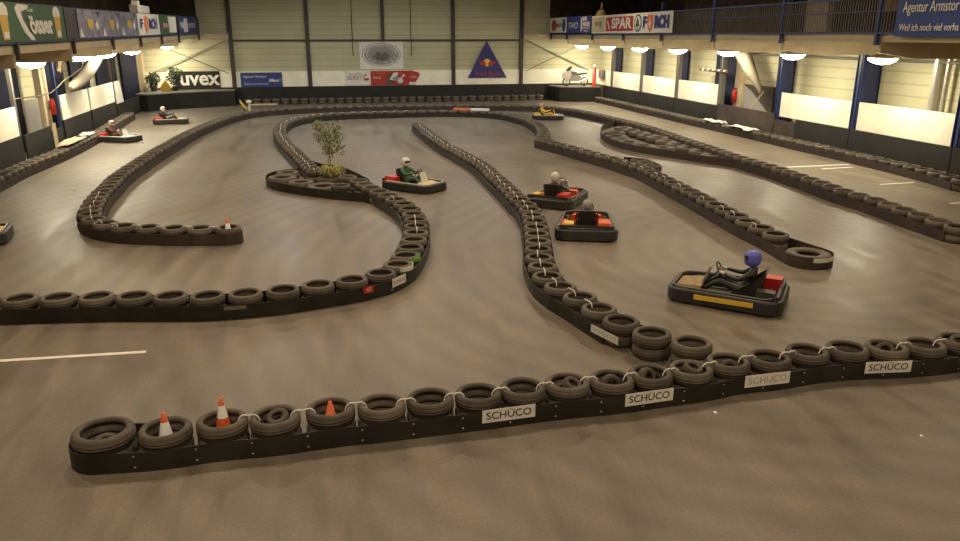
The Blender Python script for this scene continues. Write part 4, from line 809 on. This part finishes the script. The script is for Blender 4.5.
# ------------------------------------------------------------------ drivers
def body_mesh():
    V = []; E = []; Rr = []
    def v(p, r_, par=None):
        V.append(p); Rr.append(r_); 
        if par is not None: E.append((par, len(V)-1))
        return len(V)-1
    pel = v((0, -.27, .26), (.145, .12)); bel = v((0, -.34, .4), (.14, .11), pel); ch = v((0, -.40, .56), (.165, .125), bel); nk = v((0, -.40, .70), (.075, .07), ch); h1 = v((0, -.37, .80), (.07, .08), nk); v((0, -.36, .93), (.075, .085), h1)
    for s in (-1, 1):
        sh_ = v((s*.18, -.40, .645), (.068, .068), ch); el = v((s*.285, -.17, .50), (.05, .05), sh_); fa = v((s*.235, -.02, .53), (.042, .042), el); wr = v((s*.175, .10, .565), (.03, .03), fa); pm = v((s*.155, .16, .575), (.034, .024), wr)
        for k, (dx, dz_, ln) in enumerate([(.02, .032, 1), (.012, .012, 1.1), (.006, -.01, 1.05), (.002, -.03, .85)]):
            k1 = v((s*(.150+dx), .195, .575+dz_), (.0095, .0095), pm); k2 = v((s*(.125+dx), .225*1, .572+dz_), (.009, .009), k1); v((s*(.10+dx+(1-ln)*.05), .205, .568+dz_), (.008, .008), k2)
        t1 = v((s*.125, .155, .60), (.011, .011), pm); v((s*.105, .18, .61), (.010, .010), t1)
        hp = v((s*.1, -.2, .24), (.095, .09), pel); kn = v((s*.2, .2, .42), (.062, .062), hp); cf = v((s*.185, .4, .27), (.05, .052), kn); an = v((s*.17, .58, .135), (.036, .036), cf); v((s*.17, .70, .19), (.036, .028), an)
    me = bpy.data.meshes.new('b'); me.from_pydata(V, E, []); o = bpy.data.objects.new('b', me); C.objects.link(o)
    sk = o.modifiers.new('s', 'SKIN'); sk.use_smooth_shade = True
    for i, r_ in enumerate(Rr): me.skin_vertices[0].data[i].radius = r_
    me.skin_vertices[0].data[0].use_root = True
    sb = o.modifiers.new('u', 'SUBSURF'); sb.levels = 1; sb.render_levels = 1
    dg = bpy.context.evaluated_depsgraph_get(); out = bpy.data.meshes.new_from_object(o.evaluated_get(dg)); bpy.data.objects.remove(o)
    out.materials.clear()
    for m_ in ('plastic', 'greyp', 'signwhite', 'cream'): out.materials.append(M[m_])
    for p in out.polygons:
        c = p.center; p.use_smooth = True
        p.material_index = 3 if c.z > .74 else (1 if c.y > .105 and c.z > .5 else (2 if c.y > .55 and c.z < .3 else 0))
    out.name = 'person'; return out
BODY = body_mesh()
skin = mat('skin', (.5, .3, .2), .6)
def person(loc, head, suit, glove, helm, lab, visor='glass'):
    o = bpy.data.objects.new('person', BODY); C.objects.link(o); o.location = loc; o.rotation_euler = (0, 0, math.radians(head-90)); tag(o, lab, 'person', None)
    for i, m_ in enumerate((M[suit], M[glove], M['greyp'], skin)): o.material_slots[i].link = 'OBJECT'; o.material_slots[i].material = m_
    mb = MB(); prof = [(.001, -.13), (.08, -.135), (.105, -.11), (.128, -.05), (.137, .02), (.128, .08), (.1, .13), (.05, .158), (.001, .165)]
    mb.lathe(prof, 24); mb.v = [(x, y*1.15+(.02 if z < -.02 and y > 0 else 0)-.365, z+.88) for x, y, z in mb.v]
    h = mb.build('helmet', M[helm], o)
    vs = []; fs = []; nA = 10; nB = 3
    for j in range(nB+1):
        for k in range(nA+1):
            a = PI/2+(k/nA-.5)*2.1; z = -.035+j*.032; r_ = .1415-abs(z-.02)*.06; vs.append((r_*math.cos(a), r_*1.15*math.sin(a)-.365, z+.88))
    for j in range(nB):
        for k in range(nA): i = j*(nA+1)+k; fs.append((i, i+1, i+nA+2, i+nA+1))
    m2 = MB().add(vs, fs, True); m2.build('visor', M[visor], h)
    return o
KD = [ # location, heading, kart colours(pod,nose,cover,tank,panel), labels, driver
 ((2.38, 22.5, 0), -48, 'greyp', 'cream', 'red', 'red', 'offwhite', 'red and black racing kart beside the tree island', 'offwhite', None, 'signgreen', 'greyp', 'signwhite', 'person in a dark green top and white helmet driving the red kart'),
 ((6.05, 19.75, 0), 52, 'orange', 'orange', 'red', 'yellow', 'signwhite', 'black racing kart with orange pods, farther of the two beside the middle barrier', 'greyp', None, 'plastic', 'plastic', 'offwhite', 'person in black with pale helmet driving the farther of two karts by the middle barrier'),
 ((5.75, 16.5, 0), 71, 'orange', 'orange', 'orange', 'yellow', 'signwhite', 'black racing kart with orange and yellow pods, nearer of the two beside the middle barrier', 'greyp', None, 'plastic', 'blue', 'grey', 'person in dark clothes and grey helmet driving the nearer kart by the middle barrier'),
 ((6.65, 11.45, 0), 142, 'plastic', 'tan', 'red', 'plastic', 'grey', 'black racing kart with a yellow side stripe, nearest the camera', 'greyp', 'yellow', 'plastic', 'offwhite', 'blueh', 'person in dark clothes with a blue helmet driving the nearest kart'),
 ((-9.05, 35.75, 0), -30, 'yellow', 'signwhite', 'red', 'red', 'signwhite', 'pale rimmed kart with red and yellow parts beside the left wall', 'offwhite', None, 'brown', 'signwhite', 'pinkh', 'person in dark clothes and pinkish helmet driving along the left wall'),
 ((-8.2, 42.75, 0), 5, 'tan', 'offwhite', 'red', 'red', 'yellow', 'small far kart with tan and red parts near the back left corner', 'offwhite', None, 'steel', 'plastic', 'signwhite', 'person with white helmet driving the far kart near the back left corner'),
 ((11.75, 40.9, 0), -20, 'red', 'offwhite', 'yellow', 'yellow', 'yellow', 'far kart with yellow and red bodywork behind the loop of the far barrier', 'offwhite', None, 'yellow', 'cream', 'pinkh', 'person in yellow with pale helmet driving the far kart at the back'),
 ((-8.22, 18.15, 0), 10, 'yellow', 'yellow', 'yellow', 'tan', 'signwhite', 'kart with yellow bodywork cut by the left frame edge', 'offwhite', None, 'plastic', 'plastic', 'signwhite', 'person with white helmet driving the kart cut by the left frame edge')]
M['blueh'] = mat('blue_helmet', (.14, .16, .62), .3); M['pinkh'] = mat('pink_helmet', (.6, .4, .36), .35)
for (loc, hd_, pod, nose, cov, tank, pan, lab, rail, stripe, suit, glove, helm, pl), ks, pz in zip(KD, (.9, .95, 1, .96, .88, .86, .86, 1), (.88, .86, .80, .9, .86, .84, .84, .9)):
    kart(loc, hd_, pod, nose, cov, tank, pan, lab, rail, stripe).scale = (ks,)*3
    person(loc, hd_, suit, glove, helm, pl).scale = (pz,)*3

# ------------------------------------------------------------------ plants
def leaves(mb, n, c, rx, ry, rz0, size, seed, shell=.35, elong=2.2, droop=0):
    rr = random.Random(seed)
    for _ in range(n):
        while True:
            p = Vector((rr.uniform(-1, 1), rr.uniform(-1, 1), rr.uniform(-1, 1)))
            if shell < p.length < 1: break
        q = Vector((c[0]+p.x*rx, c[1]+p.y*ry, c[2]+p.z*rz0)); s = size*rr.uniform(.6, 1.3)
        a = Vector((rr.uniform(-1, 1), rr.uniform(-1, 1), rr.uniform(-1, .5)-droop)).normalized(); b = a.cross(Vector((rr.uniform(-1, 1), rr.uniform(-1, 1), rr.uniform(-1, 1)))).normalized()
        mb.add([q, q+a*s*elong*.5+b*s*.5, q+a*s*elong, q+a*s*elong*.5-b*s*.5], [(0,1,2,3)])
t = empty('small_tree', (-.06, 25.02, .0)); tag(t, 'small sparse green tree growing from a tyre on the left island', 'tree')
mb = MB(); rr = random.Random(2)
mb.tube([(0,0,0),(.01,0,.3),(-.01,.01,.7),(.02,0,1.1),(0,.02,1.6)], [.03,.025,.022,.016,.008], 7); mb.tube([(-.05,.0,.05),(-.07,.01,.5),(-.04,0,1.0)], [.018,.015,.009], 6)
tw = []
for k in range(16):
    a = rr.uniform(0, 6.28); z = rr.uniform(.6, 1.5); l = rr.uniform(.2, .42); e_ = Vector((math.cos(a)*l, math.sin(a)*l, z+rr.uniform(.15, .4))); tw.append(e_); mb.tube([(0, 0, z), (math.cos(a)*l*.5, math.sin(a)*l*.5, z+.14), e_], [.012,.008,.004], 5)
mb.build('trunk', M['bark'], t)
mb = MB()
for k, e_ in enumerate(tw): leaves(mb, 30, e_, .15, .15, .17, .05, k, 0, 2.2, .4)
leaves(mb, 260, (-.03, 0, 1.15), .3, .3, .42, .05, 99, 0, 2.2, .3)
mb.build('foliage', M['leaf'], t)
MB().lathe([(.001, .15), (.15, .15), (.15, .19), (.001, .2)], 16).build('soil', M['soil'], t)
t = empty('grass_clump', (-.12, 23.68, .0)); tag(t, 'pale yellowish grass clump spilling over its tyre on the left island', 'plant')
mb = MB(); rr = random.Random(8)
for k in range(170):
    a = rr.uniform(0, 6.28); l = rr.uniform(.2, .45); hh = rr.uniform(.18, .42); d = Vector((math.cos(a), math.sin(a), 0)); s = Vector((-d.y, d.x, 0))*.014; b0 = d*rr.uniform(0, .12)+Vector((.1,.05,.18))
    pts = [b0, b0+d*l*.35+Vector((0,0,hh*.8)), b0+d*l*.75+Vector((0,0,hh)), b0+d*l+Vector((0,0,hh*.65))]
    mb.add([pts[0]-s, pts[0]+s, pts[1]-s, pts[1]+s, pts[2]-s*.8, pts[2]+s*.8, pts[3]], [(0,1,3,2),(2,3,5,4),(4,5,6)])
mb.build('blades', M['paleleaf'], t); MB().lathe([(.001, .1), (.19, .1), (.19, .19), (.001, .2)], 16).build('soil', M['soil'], t)
for x, y, l, sc in ((-10.9, 52.8, 'left one of two dark potted bushes on the back left platform', .9), (-9.62, 53.0, 'right one of two dark potted bushes on the back left platform', 1.15)):
    t = empty('potted_bush', (x, y, 1.0)); tag(t, l, 'plant', None)
    MB().lathe([(.001, 0), (.16, 0), (.22, .3), (.24, .3), (.2, .26), (.001, .26)], 16).build('pot', M['greyp'], t)
    MB().tube([(0,0,.25),(.02,0,.6),(0,.02,1.0*sc)], .02, 6).build('stem', M['bark'], t)
    mb = MB(); leaves(mb, 330, (0, 0, .85*sc), .42*sc, .4*sc, .5*sc, .09, int(x*-7), .1); mb.build('foliage', M['darkleaf'], t)
o = MB().slab([(-10.4, 52.3, 1.0), (-9.85, 52.3, 1.0), (-9.8, 52.3, 1.25), (-10.05, 52.3, 1.72), (-10.25, 52.3, 1.5), (-10.42, 52.3, 1.25)], .3, (0,1,0)).build('yellow_stand', M['gold']); tag(o, 'yellow pointed stand between the two potted bushes on the platform', 'stand')
o = MB().box(-11.4, -10.95, 53.4, 53.9, 1.0, 1.7).build('white_crate', M['signwhite']); tag(o, 'white crate behind the left potted bush on the platform', 'crate')

# display machine on the right corner platform
t = empty('display_motorcycle', (17.15, 52.75, 1.0)); tag(t, 'pale grey motorcycle displayed on the back right corner platform', 'motorcycle')
for x in (-.68, .62):
    mb = MB().lathe([(.22,-.05),(.28,-.06),(.3,0),(.28,.06),(.22,.05)], 24, (0,0,0), True, 'y'); mb.v = [(b*0+p[0]+x, p[1], p[2]+.3) for p in mb.v for b in (0,)]; wv = mb.build('wheel', M['plastic'], t)
    mb = MB()
    for k in range(6): a = k*PI/3; mb.tube([(x, 0, .3), (x+.23*math.cos(a), 0, .3+.23*math.sin(a))], .012, 5)
    mb.build('spokes', M['chrome'], wv)
MB().slab([(-.95,-.14,.55),(-.55,-.14,.4),(-.35,-.14,.75),(-.45,-.14,1.05),(-.8,-.14,1.0),(-.98,-.14,.8)], .28, (0,1,0)).build('fairing', M['offwhite'], t)
MB().slab([(-.45,-.15,.35),(.3,-.15,.3),(.35,-.15,.7),(-.4,-.15,.75)], .3, (0,1,0)).build('engine', M['grey'], t)
MB().slab([(-.42,-.13,.75),(.1,-.13,.72),(.0,-.13,.98),(-.35,-.13,1.02)], .26, (0,1,0)).build('tank', M['greyp'], t)
MB().slab([(.0,-.12,.72),(.75,-.12,.82),(.8,-.12,.92),(.1,-.12,.86)], .24, (0,1,0)).build('seat', M['plastic'], t)
MB().tube([(-.68,.1,.3),(-.42,.1,1.05)], .025, 6).tube([(-.68,-.1,.3),(-.42,-.1,1.05)], .025, 6).build('fork', M['chrome'], t)
MB().tube([(-.3,-.35,1.12),(-.42,-.2,1.08),(-.42,.2,1.08),(-.3,.35,1.12)], .02, 6).build('handlebar', M['plastic'], t)
MB().slab([(-.75,-.12,1.0),(-.5,-.12,1.05),(-.3,-.12,1.3),(-.4,-.12,1.35),(-.62,-.12,1.22)], .24, (0,1,0)).build('windscreen', M['glass'], t)
MB().tube([(.1,-.2,.3),(.5,-.22,.4),(.9,-.22,.55)], [.04,.05,.06], 8).build('exhaust', M['chrome'], t)
t = empty('red_column', (18.22, 51.95, 1.0)); tag(t, 'upright red column with a pale cap beside the displayed motorcycle', 'column')
MB().lathe([(.001,0),(.17,0),(.17,.06),(.12,.1),(.12,1.25),(.001,1.25)], 16).build('body', M['red'], t); MB().lathe([(.001,1.25),(.13,1.25),(.12,1.4),(.05,1.5),(.001,1.5)], 16).build('cap', M['conewhite'], t)

# loose things ---------------------------------------------------------------
def cloth(name, c, sx, sy, h, rot, m_, lab, seed, cat):
    rr = random.Random(seed); nx, ny = 9, 7; vs = []
    for j in range(ny):
        for i in range(nx): vs.append((((i/(nx-1)-.5)*sx*(1+rr.uniform(-.1,.1))), (j/(ny-1)-.5)*sy*(1+rr.uniform(-.15,.15)), rr.uniform(0, h)))
    top = [(j*nx+i, j*nx+i+1, (j+1)*nx+i+1, (j+1)*nx+i) for j in range(ny-1) for i in range(nx-1)]
    o = MB().add(vs, top, True).build(name, M[m_], loc=c); o.rotation_euler = (0, 0, rot); md = o.modifiers.new('t', 'SOLIDIFY'); md.thickness = .012; return tag(o, lab, cat)
cloth('white_cloth', (18.4, 34.6, .37), .45, 1.7, .12, 0, 'signwhite', 'crumpled white cloth on the right wall tyres, farther one', 1, 'cloth')
cloth('white_cloth', (18.35, 32.0, .37), .5, 2.0, .1, 0, 'signwhite', 'crumpled white cloth on the right wall tyres, nearer one', 2, 'cloth')
cloth('folded_sheet', (-10.02, 32.6, .38), .5, 2.6, .1, .06, 'cream', 'pale folded sheet lying on the left wall tyres', 3, 'sheet')
cloth('folded_sheet', (-10.12, 34.9, .38), .42, 1.2, .1, .05, 'offwhite', 'smaller pale sheet beyond the folded one on the left wall tyres', 4, 'sheet')
FB = min(FO, key=lambda p: (p[0]+4.6)**2+(p[1]-45.8)**2)
t = empty('marshal_sign', (-4.9, 46.9, .0)); tag(t, 'bent yellow strip with a white cap and long pale bar over the far barrier', 'sign')
pts = [Vector((-5.05+.03*k+.007*k*k, 46.6, .87-.1*k)) for k in range(7)]
b = MB(); b.tube(pts, [.02,.05,.07,.08,.08,.07,.03], 8); P(b, 'yellow_strip', M['gold'], t)
P(MB().lathe([(.001,0),(.16,.0),(.14,.12),(.001,.16)], 14, (-4.55, 46.8, .66)).box(-4.61, -4.49, 46.74, 46.86, 0, .66), 'white_cap', M['signwhite'], t)
P(MB().bar((-4.5, 46.8, .56), (-2.95, 46.8, .56), .07, .08), 'pale_bar', M['cream'], t)
P(MB().tube([(-4.85,46.65,0),(-4.85,46.65,.5),(-4.6,46.75,.6)], .04, 6), 'leg', M['signgreen'], t)
cand = [p for p in FO if 6.5 < p[0] < 9.6 and p[1] > 42]
a, b_ = Vector((6.95, 43.45, .42)), Vector((8.8, 42.5, .42))
if 0:
    fy = lambda X: min(cand, key=lambda p: abs(p[0]-X))[1]
    a = Vector((7.2, fy(7.2), .42)); b_ = Vector((9.35, fy(9.35), .42))
t = MB().bar(a, a+(b_-a)*.5, .2, .12).build('striped_bar', M['pink']); tag(t, 'red and white bar lying on the far barrier', 'bar'); MB().bar(a+(b_-a)*.5, b_, .2, .12).build('white_half', M['conewhite'], t)

def line(a, b, w_, lab):
    a = Vector((*a, .003)); b = Vector((*b, .003)); tag(MB().bar(a, b, w_, .004).build('painted_line', M['paint']), lab, 'line')
line((-5.6, 11.04), (-2.82, 10.96), .085, 'long white painted line on the floor at the left frame edge')
line((15.6, 23.93), (18.1, 24.0), .16, 'longest white painted line on the right lane floor')
line((16.57, 23.35), (17.89, 23.51), .1, 'short white line just below the longest line, right lane')
line((16.58, 20.43), (17.85, 20.53), .09, 'single short white line in the middle of the right lane')
line((16.56, 17.61), (18.2, 17.7), .09, 'white painted line cut by the right frame edge')
for (x, y), r_, l in (((-7.55, 24.24), .07, 'small white speck on the left lane floor'), ((-7.96, 34.89), .11, 'small white speck on the floor beside the kart at the left wall'), ((4.41, 7.64), .03, 'small white speck on the floor below the faded sticker'), ((6.47, 6.67), .022, 'small white speck on the floor at the lower right')):
    rr = random.Random(int(x*10)); tag(MB().add([(x+r_*math.cos(a)*rr.uniform(.6,1), y+r_*math.sin(a)*rr.uniform(.6,1), z) for z in (.001, r_*.5) for a in [k*1.05 for k in range(6)]], [(0,1,2,3,4,5),(11,10,9,8,7,6)]+[(i,(i+1)%6,6+(i+1)%6,6+i) for i in range(6)]).build('white_speck', M['conewhite']), l, 'scrap')  # small flat-topped white specks with uneven outlines on the floor
# ceiling lamp housings, above the photo's frame, where the hall's lights hang
for cx in CEIL_X:
    for cy in CEIL_Y:
        tag(MB().lathe([(.06, .5), (.12, .45), (.45, .06), (.46, .03), (.44, .03), (.1, .4), (.06, .4)], 20).tube([(0,0,.45),(0,0,1.27)], .02, 6).build('ceiling_lamp', M['greysteel'], loc=(cx, cy, CEIL_Z)), 'round hanging lamp below the hall ceiling, column %d metres right, %d metres out' % (cx, cy), 'lamp', 'hall ceiling lamps')
